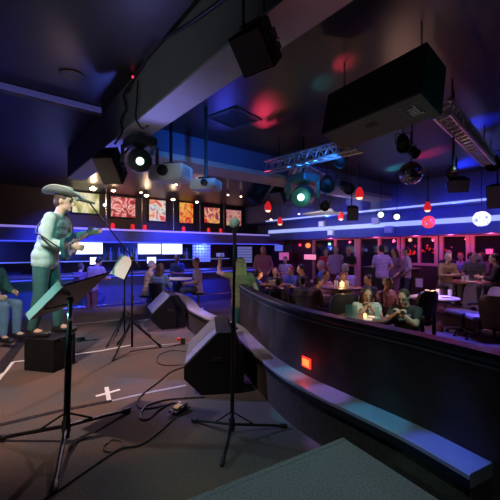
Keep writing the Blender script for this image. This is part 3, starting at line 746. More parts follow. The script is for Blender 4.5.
# guitar (local frame of the singer): body at the belly, neck to his left
Rg = Matrix.Rotation(hd(sph), 3, 'Z')
gt = thing('electric_guitar', 'dark teal electric guitar with white pickguard held by the singer', 'guitar', SG+Rg @ (V((.27, -.10, 1.04))*ss), hd(sph))
out = []
for k in range(40):                                    # outline in (y, z), neck along +y
    q = 2*PI*k/40; r_ = .17*(1+.16*math.cos(2*q)-.12*math.cos(4*q)+.05*math.cos(q))
    out.append((r_*math.cos(q)*1.15, r_*math.sin(q)*.95))
tl = Matrix.Rotation(math.radians(18), 3, 'X')
m = MB(); m.prism([tl @ V((0, y, z)) for y, z in out], (.045, 0, 0)); m.build('guitar_body', M['guitar'], gt)
m = MB(); m.prism([tl @ V((.046, y*.62+.03, z*.62-.02)) for y, z in out], (.003, 0, 0)); m.build('pickguard', M['whitepl'], gt)
MB().box(tl @ V((.05, .42, 0)), (.025, .52, .05), tl, bev=.006).build('neck', M['guitar_neck'], gt)
m = MB().box(tl @ V((.045, .74, .01)), (.02, .17, .085), tl, bev=.008); hs = m.build('headstock', M['guitar'], gt)
m = MB()
for k in range(6): m.tube([tl @ V((.068, -.1, -.02+.008*k)), tl @ V((.066, .7, -.015+.006*k))], .0012, 5)
m.build('strings', M['chrome'], gt)
m = MB(); 
for y in (-.02, .05): m.box(tl @ V((.053, y, 0)), (.012, .03, .07), tl)
m.build('pickup', M['black'], gt)
m = MB(); m.tube(spline([tl @ V((.02, -.19, .02)), V((-.20, -.20, .12)), V((-.33, -.04, .18)), V((-.29, .10, .36)), V((-.14, .15, .445)), V((.0, .14, .32)), tl @ V((.02, .18, .1))], 8), .010, 6); m.build('strap', M['black'], gt, smooth=True)

# seated musician at the left edge
sl_ = W(-4.02, 5.1, 0)
person('seated musician in jeans at the left edge, behind the singer', sl_, -12, 'sit_near', 'skin', 'cloth_teal', 'cloth_denim', 'hair_brown', scale=1.02)
dr = thing('drum_stool', 'round black stool under the musician at the left edge', 'stool', sl_)
MB().lathe([(.15, .47), (.17, .49), (.17, .53), (.15, .545)]).build('seat', M['black'], dr, smooth=True)
MB().tube([(0, 0, .05), (0, 0, .48)], .02).build('column', M['chrome'], dr, smooth=True)
for k in range(3):
    q = 2*PI*k/3; MB().tube([(0, 0, .22), (.24*math.cos(q), .24*math.sin(q), .015)], .013).build('leg', M['chrome'], dr, smooth=True)

# woman filming with a phone, standing on the entry step behind the ledge
pw = V((*W(-.16, 5.95).xy, FZ))
person('long-haired woman in an olive top raising a phone at the barrier end', pw, 105, 'phone', 'skin', 'cloth_olive', 'cloth_teal', 'hair_blond', 'long', scale=.97, face=True)
J = POSES['phone']['J']; hw = (J['wrl']+(J['wrl']-J['ell']).normalized()*.09)*.97
pp = pw+Matrix.Rotation(hd(105), 3, 'Z') @ hw
ph = thing('phone', 'phone held up in the raised hand of the long-haired woman', 'phone', pp, hd(105))
MB().box((.015, 0, .02), (.010, .16, .078), bev=.004).build('case', M['black'], ph); MB().box((.009, 0, .02), (.002, .145, .068)).build('phone_screen', M['screen_blue'], ph)

# ============================================================ CEILING GEAR
# big PA cabinet
Rw = Matrix(((CS, SN, 0), (-SN, CS, 0), (0, 0, 1)))
Lx = Rw @ V((-.592, .805, -.044)); Hx = Rw @ V((.200, .1995, .959)); Dx = Rw @ V((.7805, .5593, -.279))
G0 = W(1.299, 2.521, 1.45+1.207); L_, H_, D_ = 1.0, .452, .351
pa = thing('hanging_speaker', 'big black loudspeaker cabinet hung sideways by chains from the ceiling', 'speaker', G0+Lx*.5+Hx*.22+Dx*.17)
O = G0-pa.location
Rp = Matrix((Lx, Hx, Dx)).transposed()
cc = O+Lx*L_/2+Hx*H_/2+Dx*D_/2
MB().box(cc, (L_, H_, D_), Rp, bev=.012).build('cabinet', M['cabinet'], pa)
MB().box(O+Lx*L_/2+Dx*D_/2-Hx*.006, (L_-.03, .016, D_-.03), Rp, bev=.004).build('grille', M['grille'], pa)
bd = O+Lx*.14+Dx*.165-Hx*.016
g = MB(); sq = .082
for a_, b_, la, lb in ((0, 1, 1, 0), (0, -1, 1, 0), (1, 0, 0, 1), (-1, 0, 0, 1)):
    g.box(bd+Lx*a_*sq+Dx*b_*sq, (.004+2*sq*la, .003, .004+2*sq*lb), Rp)
bg = g.build('logo_badge', M['greypl'], pa)
tcu = bpy.data.curves.new('logo', 'FONT'); tcu.body = 'JBL'; tcu.size = .10; tcu.extrude = .001; tcu.align_x = 'CENTER'; tcu.align_y = 'CENTER'
to = bpy.data.objects.new('t', tcu); C.objects.link(to); dg = bpy.context.evaluated_depsgraph_get(); tm = bpy.data.meshes.new_from_object(to.evaluated_get(dg)); bpy.data.objects.remove(to)
tm.materials.clear(); tm.materials.append(M['wood_pale']); tx = bpy.data.objects.new('logo_letters', tm); C.objects.link(tx); tx.parent = bg
xa = (-Lx*.75+Dx*.66).normalized(); 
xa = -Dx; za = -Hx; ya_ = za.cross(xa)
tx.matrix_local = Matrix.Translation(bd-Hx*.004) @ Matrix((xa, ya_, za)).transposed().to_4x4()
MB().box(O+Lx*.52+Dx*.15-Hx*.016, (.10, .006, .05), Rp, bev=.003).build('recess_plate', M['black'], pa)
for k, q in enumerate((.10, .88)):
    a = O+Lx*q+Hx*H_+Dx*.12; b = V((a.x, a.y, CZ-pa.location.z))
    m = MB(); n = 22
    for i in range(n):
        t_ = a.lerp(b, (i+.5)/n); l = (b-a).length/n*.72
        m.box(t_, (.016 if i % 2 else .005, .005 if i % 2 else .016, l))
    m.build('hanging_chain', M['blackmetal'], pa)
    MB().lathe([(.02, 0), (.02, .02)], a-V((0, 0, .01)), 10).build('eye_bolt', M['blackmetal'], pa)

def hung_speaker(c, size, fwd, label, pole=True, name='hanging_speaker', polept=None):
    r = thing(name, label, 'speaker', c); f = V(fwd).normalized(); R = frame(f, V((0, 0, 1)).cross(f))
    w, h, d = size
    m = MB(); m.prism([R @ V((-w/2, -h/2, d/2)), R @ V((w/2, -h/2, d/2)), R @ V((w*.36, -h/2, -d/2)), R @ V((-w*.36, -h/2, -d/2))], R @ V((0, h, 0))); m.build('cabinet', M['cabinet'], r)
    MB().box(R @ V((0, 0, d/2+.006)), (w-.02, h-.02, .012), R, bev=.004).build('grille', M['grille'], r)
    t_ = R @ V((0, 0, -d*.2))
    if pole:
        top = V((t_.x, t_.y, CZ-c.z)) if polept is None else polept-c
        MB().tube([t_, V((top.x, top.y, max(t_.z+.05, h*.5+.05))), top], .014, 8).build('hanging_pole', M['blackmetal'], r, smooth=True)
    m = MB()
    for sx in (-1, 1): m.box(R @ V((sx*(w/2+.008), 0, 0)), (.008, h*.5, d*.4), R)
    m.box(R @ V((0, h/2+.015, -d*.1)), (w*.6, .012, .05), R); m.build('bracket', M['blackmetal'], r)
    for sx in (-1, 1): MB().ball(R @ V((sx*(w/2+.02), 0, 0)), .016).build('knob', M['chrome'], r, smooth=True)
    return r
hung_speaker(at(258, 47, 2.02), (.23, .23, .19), W(-.45, -.6, -.75), 'small black speaker clamped under the deep beam near top centre', polept=at(262, 12, 2.02) if False else V((*at(262, 30, 2.05).xy, bz-.02)))
hung_speaker(at(112, 166, 4.3), (.27, .38, .27), W(-.1, -.75, -.7), 'black speaker tilted down at the left end of the deep beam', polept=V((1.5, 4.3, bz-.02)))
hung_speaker(at(257, 192, 7.6), (.34, .52, .32), W(.5, .2, -.35), 'black speaker hanging above the bar end left of the moving light')
hung_speaker(at(279, 195, 8.0), (.30, .34, .3), W(-.3, -.5, -.5), 'small black speaker close left of the large moving light')
hung_speaker(at(352, 213, 8.6), (.28, .34, .26), W(-.1, -.6, -.2), 'dark small speaker hanging before the window fascia right of centre')
hung_speaker(at(457, 184, 6.8), (.36, .26, .3), W(-.2, -.6, -.3), 'dark small speaker hanging on the long rod at right')
hung_speaker(at(497, 196, 6.6), (.3, .45, .3), W(-.6, -.6, -.2), 'dark speaker cut by the right edge of the picture')

# projectors
def projector(c, size, phi, label, lens_side):
    r = thing('projector', label, 'projector', c, hd(phi)); w, d, h = size
    MB().box((0, 0, 0), (w, d, h), bev=.02).build('housing', M['whitepl'], r)
    MB().box((0, 0, -h/2-.006), (w*.9, d*.9, .012), bev=.004).build('base_plate', M['whitepl'], r)
    R = frame((0, -1, 0))
    MB().lathe([(h*.34, 0), (h*.36, .02), (h*.36, .05), (h*.28, .055)], (lens_side*w*.12, -d/2+.005, .0), 24, R).build('lens', M['black'], r, smooth=True)
    m = MB()
    for k in range(5): m.box((w*.5-.001, -d*.25+d*.1*k, 0), (.008, d*.05, h*.6))
    m.build('vent', M['greypl'], r)
    MB().box((0, 0, h/2+.02), (.16, .16, .03)).build('mount_plate', M['blackmetal'], r)
    MB().tube([(0, 0, h/2), (0, 0, CZ-c.z)], .022).build('ceiling_pole', M['blackmetal'], r, smooth=True)
    return r
projector(at(171, 173.5, 4.6), (.50, .36, .20), -14, 'larger white ceiling projector with a round dark lens', -.3)
projector(at(206, 185, 4.45), (.36, .30, .12), -14, 'smaller grey-white ceiling projector hanging right of the larger one', 1)
# ceiling vent
p = fl(234, 118, CZ) if False else None
d_ = (CZ-1.45)*F/132; vp = W((234-250)/F*d_, d_, CZ)
vt = thing('ceiling_vent', 'square ceiling air vent between the deep beam and the cross beam', 'vent', vp, hd(51-0))
m = MB()
for a_, b_ in ((1, 0), (-1, 0), (0, 1), (0, -1)): m.box((a_*.27, b_*.27, -.01), (.04 if a_ else .58, .58 if a_ else .04, .02))
m.build('frame', M['vent'], vt)
MB().box((0, 0, -.003), (.52, .52, .004)).build('backing', M['black'], vt)
m = MB()
for k in range(9): m.box((0, -.22+.055*k, -.01), (.52, .03, .004), Matrix.Rotation(.6, 3, 'X'))
m.build('slat', M['vent'], vt)
d_ = (CZ-1.45)*F/(250-75); vp = W((72-250)/F*d_, d_, CZ)
o = thing('ceiling_vent', 'small round dark vent in the ceiling at upper left', 'vent', vp); MB().lathe([(.13, 0), (.13, -.012), (.10, -.018), (.03, -.01)]).build('cover', M['black'], o)

# trusses
def truss(a, b, h, label, group=None):
    a, b = V(a), V(b); u = (b-a).normalized(); s = u.cross(V((0, 0, 1))).normalized(); z = s.cross(u)
    r = thing('lighting_truss', label, 'truss', (a+b)/2); o = (a+b)/2
    L = (b-a).length; cor = [(s*i+z*j)*h/2 for i, j in ((1, 1), (-1, 1), (-1, -1), (1, -1))]
    for c_ in cor: MB().tube([a-o+c_, b-o+c_], .022, 8).build('chord', M['alu'], r, smooth=True)
    n = max(3, int(L/h*1.0)); m = MB()
    for k in range(n):
        p0, p1 = a-o+u*L*k/n, a-o+u*L*(k+1)/n; pm = (p0+p1)/2
        for i in range(4):
            c0, c1 = cor[i], cor[(i+1) % 4]; m.tube([p0+c0, pm+c1], .010, 6); m.tube([pm+c1, p1+c0], .010, 6)
    m.build('lacing', M['alu'], r)
    for t_ in (.15, .85):
        p_ = a-o+u*L*t_+z*h/2; MB().tube([p_, V((p_.x, p_.y, CZ-o.z))], .008, 6).build('hanging_rod', M['blackmetal'], r)
    return r
TZ_ = 1.45+1.45
def tz(px, py, z=TZ_): d = (z-CAMZ)*F/(250-py); return W((px-250)/F*d, d, z)
truss(tz(268, 167), tz(360, 144), .17, 'aluminium truss passing behind the big hung speaker')
truss(tz(303, 160), tz(286, 192), .17, 'aluminium truss running back from the truss crossing')
truss(tz(304, 170), tz(330, 183), .14, 'short aluminium truss stub right of the truss crossing')
truss(tz(442, 108), tz(489, 160), .145, 'aluminium truss at right under the blue-lit ceiling')
# moving heads
def moving_head(c, s, aim, label, top, lens=True):
    r = thing('moving_light', label, 'stage light', c); f = V(aim).normalized(); R = frame(f, V((0, 0, 1)).cross(f))
    MB().box((0, 0, .21*s), (.30*s, .30*s, .10*s), bev=.02*s).build('base', M['lightbody'], r)
    MB().tube([(0, 0, .25*s), (0, 0, top-c.z)], .02).build('clamp', M['blackmetal'], r, smooth=True)
    sx = R @ V((1, 0, 0))
    for q in (-1, 1):
        m = MB(); m.prism([sx*q*.17*s+V((0, 0, .17*s))+R @ V((0, 0, .04*s)), sx*q*.17*s+V((0, 0, .17*s))-R @ V((0, 0, .04*s)), sx*q*.17*s-V((0, 0, .03*s))-R @ V((0, 0, .05*s)), sx*q*.17*s-V((0, 0, .03*s))+R @ V((0, 0, .05*s))], sx*q*.035*s); m.build('yoke_arm', M['lightbody'], r)
    MB().lathe([(.09*s, -.17*s), (.13*s, -.14*s), (.14*s, -.02*s), (.13*s, .10*s), (.12*s, .15*s), (.10*s, .155*s)], R=R).build('head', M['lightbody'], r, smooth=True)
    MB().lathe([(.042*s, .15*s), (.042*s, .162*s), (.02*s, .168*s)], R=R).build('lens', M['lens_green'] if lens else M['black'], r, smooth=True)
    return r
moving_head(at(140, 161, 4.0), 1.05, (W(0, 0, 1.4)-at(140, 161, 4.0)), 'moving stage light with a glowing lens beside the left projector', bz-.022)
moving_head(at(303, 196, 5.6), 1.35, W(-.25, -.75, -.2), 'large teal-lit moving stage light under the truss crossing', CZ)
# par cans
def par(c, aim, s, label, lensm=None):
    r = thing('spot_light', label, 'stage light', c); f = V(aim).normalized(); R = frame(f, V((0, 0, 1)).cross(f))
    MB().lathe([(.04*s, -.15*s), (.07*s, -.13*s), (.085*s, -.02*s), (.09*s, .12*s), (.092*s, .125*s), (.08*s, .12*s), (.075*s, .05*s)], R=R).build('can', M['black'], r, smooth=True)
    MB().lathe([(.072*s, .085*s), (.05*s, .10*s), (.01*s, .105*s)], R=R).build('lens', lensm or M['black'], r, smooth=True)
    sx = R @ V((1, 0, 0)); m = MB(); m.tube([sx*.1*s, sx*.1*s+V((0, 0, .13*s)), -sx*.1*s+V((0, 0, .13*s)), -sx*.1*s], .008, 6); m.build('yoke', M['blackmetal'], r)
    MB().tube([(0, 0, .12*s), (0, 0, CZ-c.z)], .008, 6).build('hanging_rod', M['blackmetal'], r, smooth=True)
    return r
par(at(341, 160, 5.6), W(-.3, -.8, -.5), 1.1, 'black spotlight can below the left end of the big hung speaker')
par(at(327, 183, 6.2), W(-.2, -.8, -.4), 1.6, 'large black spotlight can right of the teal moving light')
par(at(346, 187, 6.5), W(.2, -.8, -.4), 1.2, 'black spotlight can between the truss stub and the red pendant')
par(at(403, 143, 4.6), W(-.2, -.6, -.6), 1.0, 'black spotlight can hung under the big speaker right half')
par(at(412, 151, 4.8), W(.3, -.6, -.6), .8, 'small black spotlight can beside the mirror ball cord')
par(at(325, 205, 8.2), W(-.2, -.8, -.3), 1.3, 'dim black spotlight can before the white ceiling sail')
par(at(381, 215, 8.4), W(-.42, -.9, -.02)*1.0, .95, 'left of two spotlights glowing greenish white before the window fascia', M['lens_green'])
par(at(397, 217, 8.3), W(-.46, -.9, -.02), .95, 'right of two spotlights glowing greenish white before the window fascia', M['lens_green'])
par(at(452, 172, 6.7), W(-.4, -.6, -.5), 1.0, 'black spotlight can clamped on the rod above the right small speaker')
par(at(491, 161, 5.7), W(-.2, -.6, -.5), 1.3, 'black spotlight can at the far end of the right truss')
# long rod at right
# mirror ball
mbp = at(411, 173, 6.0); mr = thing('mirror_ball', 'mirror ball hanging under the ceiling right of centre', 'mirror ball', mbp)
m = MB(); n, k_ = 22, 12; r_ = .20
for j in range(k_):
    t0, t1 = PI*(j+.06)/k_, PI*(j+.94)/k_
    nn = max(4, int(n*math.sin(PI*(j+.5)/k_)))
    for k in range(nn):
        q0, q1 = 2*PI*(k+.05)/nn, 2*PI*(k+.95)/nn
        P = [V((math.sin(t)*math.cos(q), math.sin(t)*math.sin(q), math.cos(t)))*r_ for t, q in ((t0, q0), (t1, q0), (t1, q1), (t0, q1))]
        c_ = sum(P, V())/4; m.prism(P, c_.normalized()*.006)
m.build('mirror_tiles', M['mirror'], mr); MB().ball((0, 0, 0), .197, 24, 14).build('core', M['black'], mr, smooth=True)
MB().tube([(0, 0, .19), (0, 0, CZ-mbp.z)], .008, 6).build('cord', M['blackmetal'], mr)
# red pendants
def pendant(px, py, d, label, s=1.0):
    c = at(px, py, d); r = thing('pendant_lamp', label, 'pendant lamp', c, 0, 'red pendant lamps')
    MB().lathe([(.075*s, -.10*s), (.085*s, -.05*s), (.08*s, .02*s), (.05*s, .09*s), (.02*s, .13*s)]).build('lamp_shade', M['redglass'], r, smooth=True)
    MB().ball((0, 0, -.085*s), (.07*s, .07*s, .055*s)).build('bulb', M['pendglow'], r, smooth=True)
    MB().tube([(0, 0, .12*s), (0, 0, CZ-c.z)], .007, 6).build('cord', M['black'], r); MB().lathe([(.022*s, .12*s), (.022*s, .18*s)]).build('socket', M['black'], r)
    return r
pendant(359.5, 193, 7.0, 'glowing red pendant lamp nearest, below the big hung speaker', 1.0)
pendant(268, 206.5, 8.2, 'glowing red pendant lamp left of centre under the hung speakers', 1.0)
pendant(280, 221, 10.2, 'small red pendant lamp left of the white ceiling sail, lower of the left two', .95)
pendant(341, 216, 9.0, 'small red pendant lamp at the edge of the white ceiling sail', .85)
pendant(427.5, 206.5, 8.0, 'red pendant lamp hanging above the red wire globe', .95)
# globe lights in front of LED line
def globe(px, py, x0, r_, m_, label):
    c = on_x(px, py, x0); r = thing('globe_lamp', label, 'globe lamp', c); rnd = random.Random(px)
    m = MB()
    for k in range(9):
        ax = V((rnd.uniform(-1, 1), rnd.uniform(-1, 1), rnd.uniform(-1, 1))).normalized(); R = frame(ax)
        m.tube([R @ V((math.cos(2*PI*i/20), math.sin(2*PI*i/20), 0))*r_ for i in range(21)], r_*.085, 6)
    m.build('woven_shell', m_, r, smooth=True); MB().ball((0, 0, 0), r_*.25).build('bulb', m_, r, smooth=True)
    MB().tube([(0, 0, r_), (0, 0, CZ-c.z)], .008, 6).build('cord', M['black'], r); return r
globe(428.5, 222, 9.0, .15, M['spherered'], 'red woven globe lamp before the blue light strip')
globe(481.5, 219, 9.0, .17, M['sphereblue'], 'pale blue woven globe lamp before the light strip at right')
# white square boxes on fascia, not lamps; emission paints the left two bright
for px, py, lb in ((322, 224, 'white square box with a painted glow on the fascia, leftmost of four'), (331, 232.5, 'white square box with a painted glow low on the fascia, second of four'), (376, 221, 'plain white square box on the fascia, third of four'), (389, 229.5, 'plain white square box low on the fascia, rightmost of four')):
    c = on_x(px, py, FXL-.06); r = thing('wall_fitting', lb, 'box', c, 0, 'square boxes on the window fascia'); MB().box((0, 0, 0), (.12, .26, .22), bev=.012).build('housing', M['whitepl'], r); MB().box((-.062, 0, 0), (.006, .21, .17)).build('front_cover', M['boxglow'] if px < 350 else M['whitepl'], r)
# ceiling sail
c = W((328-250)/F*9.6, 9.6, 1.45+1.08)
o = thing('ceiling_sail', 'white curved decorative sail hung under the ceiling near the window fascia', 'ceiling panel', c)
pts = [(-1.05, .35), (-.7, .5), (-.3, .46), (.05, .36), (.5, .42), (.95, .25), (.6, .12), (.25, -.05), (-.05, -.42), (-.35, -.55), (-.5, -.4), (-.45, -.12), (-.75, .1)]
P = spline([W(x*.62, y*1.5)-W(0, 0) for x, y in pts], 6); m = MB(); m.prism([V((p.x, p.y, .0)) for p in P[:-1]], (0, 0, .03)); m.build('panel', M['whitepl'], o)
m = MB()
for x, y in ((-.4, .4), (.3, .4), (0, 0)): p = W(x*.62, y*1.3); m.tube([V((p.x, p.y, .02)), V((p.x, p.y, CZ-c.z))], .006, 5)
m.build('cable', M['blackmetal'], o)
# downlights
def down(px, py, d, label, m_, s=.05, star=False):
    z = CZ; c = at(px, py, d); 
    r = thing('downlight', label, 'ceiling light', c); MB().lathe([(s*1.25, .02), (s*1.3, -.005), (s*1.1, -.012), (s, -.006)]).build('rim', M['greypl'], r)
    MB().ball((0, 0, -.012), (s, s, s*.7)).build('lens', m_, r, smooth=True)
    if c.z < CZ-.05: MB().tube([(0, 0, .0), (0, 0, CZ-c.z)], .012, 8).build('stem', M['blackmetal'], r)
    return c
for px, py, d, s, lb in ((93, 188, 9.6, .085, 'brightest warm downlight above the leftmost picture'), (113.5, 190, 10.0, .06, 'warm downlight above the red picture'), (146.5, 195, 10.6, .065, 'warm downlight above the gap left of the white picture'),
                         (173, 199, 11.0, .06, 'warm downlight above the orange picture'), (197, 201.5, 11.6, .055, 'warm downlight right of the orange picture'), (141, 192, 10.2, .035, 'small warm downlight left of a brighter one above the pictures'), (176, 184, 8.2, .03, 'small warm downlight under the larger projector'),
                         (228, 194.5, 10.5, .03, 'tiny warm downlight above the last picture, left'), (241, 196, 10.8, .03, 'tiny warm downlight above the last picture, right')):
    down(px, py, d, lb, M['lens_warm'], s)
for px, py, d, lb in ((271, 219, 12.5, 'tiny warm lamp low between the left pendants'), (299, 213.5, 10.5, 'tiny white lamp left of the white ceiling sail'), (457, 196, 8.6, 'tiny white lamp above the pale globe'), (492.5, 201, 8.0, 'tiny white lamp at the upper light line near the right edge')):
    down(px, py, d, lb, M['lens_white'] if px > 280 else M['lens_warm'], .035)
o = MB().ball(at(104.5, 205, 11.0), .045).build('wall_fitting', M['lens_white'], smooth=True); tag(o, 'small white lamp between the yellow and the red picture', 'lamp')
# cable bundle along beam
bp_ = [(272, -8), (250, 14), (225, 30), (205, 36), (190, 52), (170, 62), (158, 72), (146, 80)]
m = MB(); P = spline([on_x(a, b, 1.45-.165) for a, b in [(246, -20), (222, 0), (190, 23), (165, 38), (150, 52), (142, 66), (133, 80), (128, 92)]], 8); m.tube(P, .014, 8); tag(m.build('cable', M['cable'], smooth=True), 'thick black cable clipped along the deep ceiling beam', 'cable')
m = MB(); m.tube(spline([on_x(a, b, 1.45-.17) for a, b in [(131, 82), (124, 95), (126, 108), (121, 120), (122, 132), (115, 144)]], 8), .012, 8); tag(m.build('cable', M['cable'], smooth=True), 'black cable dropping down the side of the deep beam', 'cable')
m = MB(); m.tube(spline([on_x(a, b, 1.45-.17) for a, b in [(138, 80), (137, 100), (136, 118), (142, 128), (148, 126)]], 8), .009, 8); tag(m.build('cable', M['cable'], smooth=True), 'second black cable hanging in a loop under the deep beam', 'cable')
o = MB().ball(on_x(133, 77, 1.45-.18), .014).build('indicator_light', M['redled'], smooth=True); tag(o, 'tiny red indicator light among the beam cables', 'light')
o = thing('ceiling_pole', 'thin black pole from the ceiling beside the small beam speaker', 'pole', on_x(243.5, 28, 1.2)); MB().tube([(0, 0, 0), (0, 0, CZ-o.location.z)], .008, 8).build('pole', M['blackmetal'], o)
o = thing('ceiling_pole', 'long thin black rod hanging from the ceiling at right in front of the truss', 'pole', at(454, 172, 6.7)); 
rod = at(453, 100, 4.0); o.location = at(453.5, 170, 4.0); MB().tube([(0, 0, 0), (0, 0, CZ-o.location.z)], .011, 8).build('pole', M['blackmetal'], o); MB().lathe([(.03, -.02), (.035, 0), (.02, .03)]).build('clamp', M['blackmetal'], o)

# ============================================================ BAR DRESSING
arts = [(72, 100.5, 190.5, 213.5, [(.36, (.16, .20, .05)), (.47, (.55, .50, .20)), (.55, (.80, .74, .50)), (.66, (.30, .28, .08))], 1.5, .42, 'wide yellow-green lit picture, leftmost above the bar'),
        (111, 136.5, 196.5, 217.5, [(.40, (.20, .01, .02)), (.48, (.70, .05, .06)), (.545, (.85, .62, .60)), (.58, (.65, .04, .05)), (.66, (.25, .02, .03))], 3.2, .36, 'red and white lit picture, second from left above the bar'),
        (149.5, 167, 198.5, 221.5, [(.38, (.65, .06, .08)), (.47, (.85, .45, .22)), (.53, (.85, .80, .76)), (.6, (.30, .42, .55)), (.68, (.7, .1, .1))], 3.2, .38, 'pink and cream lit picture, tall, third above the bar'),
        (180, 194.5, 201.5, 223.5, [(.38, (.50, .02, .01)), (.47, (.85, .22, .02)), (.54, (.90, .55, .12)), (.60, (.65, .05, .02))], 3.2, .38, 'orange lit picture, tall, fourth above the bar'),
        (205, 221, 207, 223.5, [(.38, (.55, .02, .02)), (.47, (.85, .42, .05)), (.53, (.85, .55, .40)), (.58, (.6, .03, .05)), (.66, (.2, .05, .12))], 4.2, .36, 'red and gold small lit picture, fifth above the bar'),
        (227, 242.5, 209.5, 226, [(.38, (.45, .08, .12)), (.47, (.75, .45, .42)), (.54, (.70, .06, .14)), (.62, (.8, .55, .25))], 4.2, .28, 'pale red small lit picture, last above the bar')]
for i, (a, b, c0, c1, st_, sc, em, lb) in enumerate(arts):
    y0 = 11.65; p = on_y(a, (c0+c1)/2, y0); q = on_y(b, (c0+c1)/2, y0); mid = (p+q)/2; w = (q-p).length
    z1, z0 = on_y((a+b)/2, c0, y0).z, on_y((a+b)/2, c1, y0).z; z1 = min(z1, CZ-.03)
    r = thing('wall_picture', lb, 'picture', (mid.x, y0+.1, (z0+z1)/2), 0, 'lit pictures above the bar')
    MB().box((0, .02, 0), (w, .08, z1-z0)).build('frame', M['black'], r); MB().box((0, -.026, 0), (w-.05, .012, z1-z0-.05)).build('picture', mat_art('picture_%d' % i, st_, sc, em, i+1), r)
# rods between pictures
for k, px in enumerate((106, 142, 173.5, 200, 224)):
    p = on_y(px, 215, 11.4); o = MB().tube([(p.x, 11.4, 2.13), (p.x, 11.4, CZ)], .016, 8).build('hanging_rod', M['chrome']); tag(o, 'thin bright rod between the pictures, right of picture number %d from left' % (k+1), 'rod', 'rods between the pictures')
# red candles on the soffit
for k, (px, py) in enumerate(((145, 225.5), (184, 230.5), (209, 227.5), (221, 231.5), (133, 227), (113, 226.5))):
    p = on_y(px, py, 11.12); r = thing('candle_holder', ['red glass candle holder on the bar soffit under the white picture', 'red glass candle holder on the soffit under the orange picture', 'red glass candle holder on the soffit under the gold picture', 'red glass candle holder on the soffit under the last picture', 'red glass candle holder on the soffit under the red picture, right one', 'red glass candle holder on the soffit under the red picture, left one'][k], 'candle holder', (p.x, 11.15, 2.12), 0, 'red candle holders on the soffit')
    MB().lathe([(.06, 0), (.07, .02), (.06, .14), (.05, .19)]).build('glass', M['redglass'], r, smooth=True); MB().ball((0, 0, .14), .03).build('flame', M['pendglow'], r)
# bottles on top of soffit (dark) 
cols = ['bottle_green', 'bottle_amber', 'bottle_clear']
def bottle(p, s, k, label, group):
    m = MB().lathe([(.035*s, 0), (.038*s, .01*s), (.038*s, .17*s), (.015*s, .22*s), (.013*s, .30*s)], p, 10); o = m.build('bottle', M[cols[k % 3]], smooth=True)
    return tag(o, label, 'bottle', group)
for k in range(12):
    px = 105+k*2.8; p = on_y(px, 250, 12.05); bottle((p.x, 12.05, FZ+1.435 if k % 2 else FZ+1.435), 1.5, k, 'bottle on the back bar shelf between the two bright screens', 'bottles on the back bar, left run')
for k in range(8):
    px = 184+k*2.6; p = on_y(px, 250, 12.05); bottle((p.x, 12.05, FZ+1.435), 1.5, k+1, 'bottle on the back bar shelf right of the bright screens', 'bottles on the back bar, right run')
# screens
def screen(px0, px1, py0, py1, y0, m_, label, name='wall_screen'):
    p, q = on_y(px0, 250, y0), on_y(px1, 250, y0); z1, z0 = on_y((px0+px1)/2, py0, y0).z, on_y((px0+px1)/2, py1, y0).z
    r = thing(name, label, 'screen', ((p.x+q.x)/2, y0, (z0+z1)/2)); w = q.x-p.x
    MB().box((0, .03, 0), (w+.04, .05, z1-z0+.04)).build('frame', M['black'], r); MB().box((0, 0, 0), (w, .012, z1-z0)).build('panel', m_, r); return r
YS = 11.3
screen(40, 63, 243.5, 254, YS, M['screen'], 'white glowing screen behind the dark head at far left of the bar')
screen(72, 102.5, 242.5, 254, YS, M['screen'], 'wide white glowing screen, left of the boom stand')
screen(138, 160.5, 244, 254, YS, M['screen'], 'white glowing screen under the soffit, left of the pair')
screen(162, 182, 244, 254, YS, M['screen'], 'white glowing screen under the soffit, right of the pair')
def register(px, py, label):
    p = on_y(px, py, 10.75); r = thing('till_monitor', label, 'monitor', (p.x, 10.42, FZ+1.11)); h = p.z-(FZ+1.11)
    MB().box((0, 0, .01), (.2, .16, .02)).tube([(0, .03, .02), (0, .03, h)], .02, 8).build('stand', M['black'], r)
    MB().box((0, .012, h), (.33, .03, .24), bev=.006).build('case', M['black'], r); MB().box((0, -.006, h), (.29, .006, .2)).build('screen', M['screen'], r)
register(92.5, 260.5, 'small lit till monitor under the wide white screen'); register(147.5, 260, 'small lit till monitor under the left screen of the pair')
# glass block panels
for (a, b, c0, c1, lb) in ((192, 210, 244.5, 262, 'lit glass block panel left of the centre microphone'), (237, 251.5, 246.5, 263, 'lit glass block panel right of the centre microphone')):
    y0 = 11.9; p, q = on_y(a, 250, y0), on_y(b, 250, y0); z1, z0 = on_y((a+b)/2, c0, y0).z, on_y((a+b)/2, c1, y0).z
    r = thing('glass_block_panel', lb, 'glass panel', ((p.x+q.x)/2, y0, z0)); w, h = q.x-p.x, z1-z0; m = MB(); nx, nz = 6, 6
    for i in range(nx):
        for j in range(nz): m.box((-w/2+w*(i+.5)/nx, -.03, h*(j+.5)/nz), (w/nx*.84, .06, h/nz*.84), bev=.01)
    m.build('glass_block', M['blocks'], r); MB().box((0, 0, h/2), (w, .05, h)).build('frame', M['wall_dark'], r)

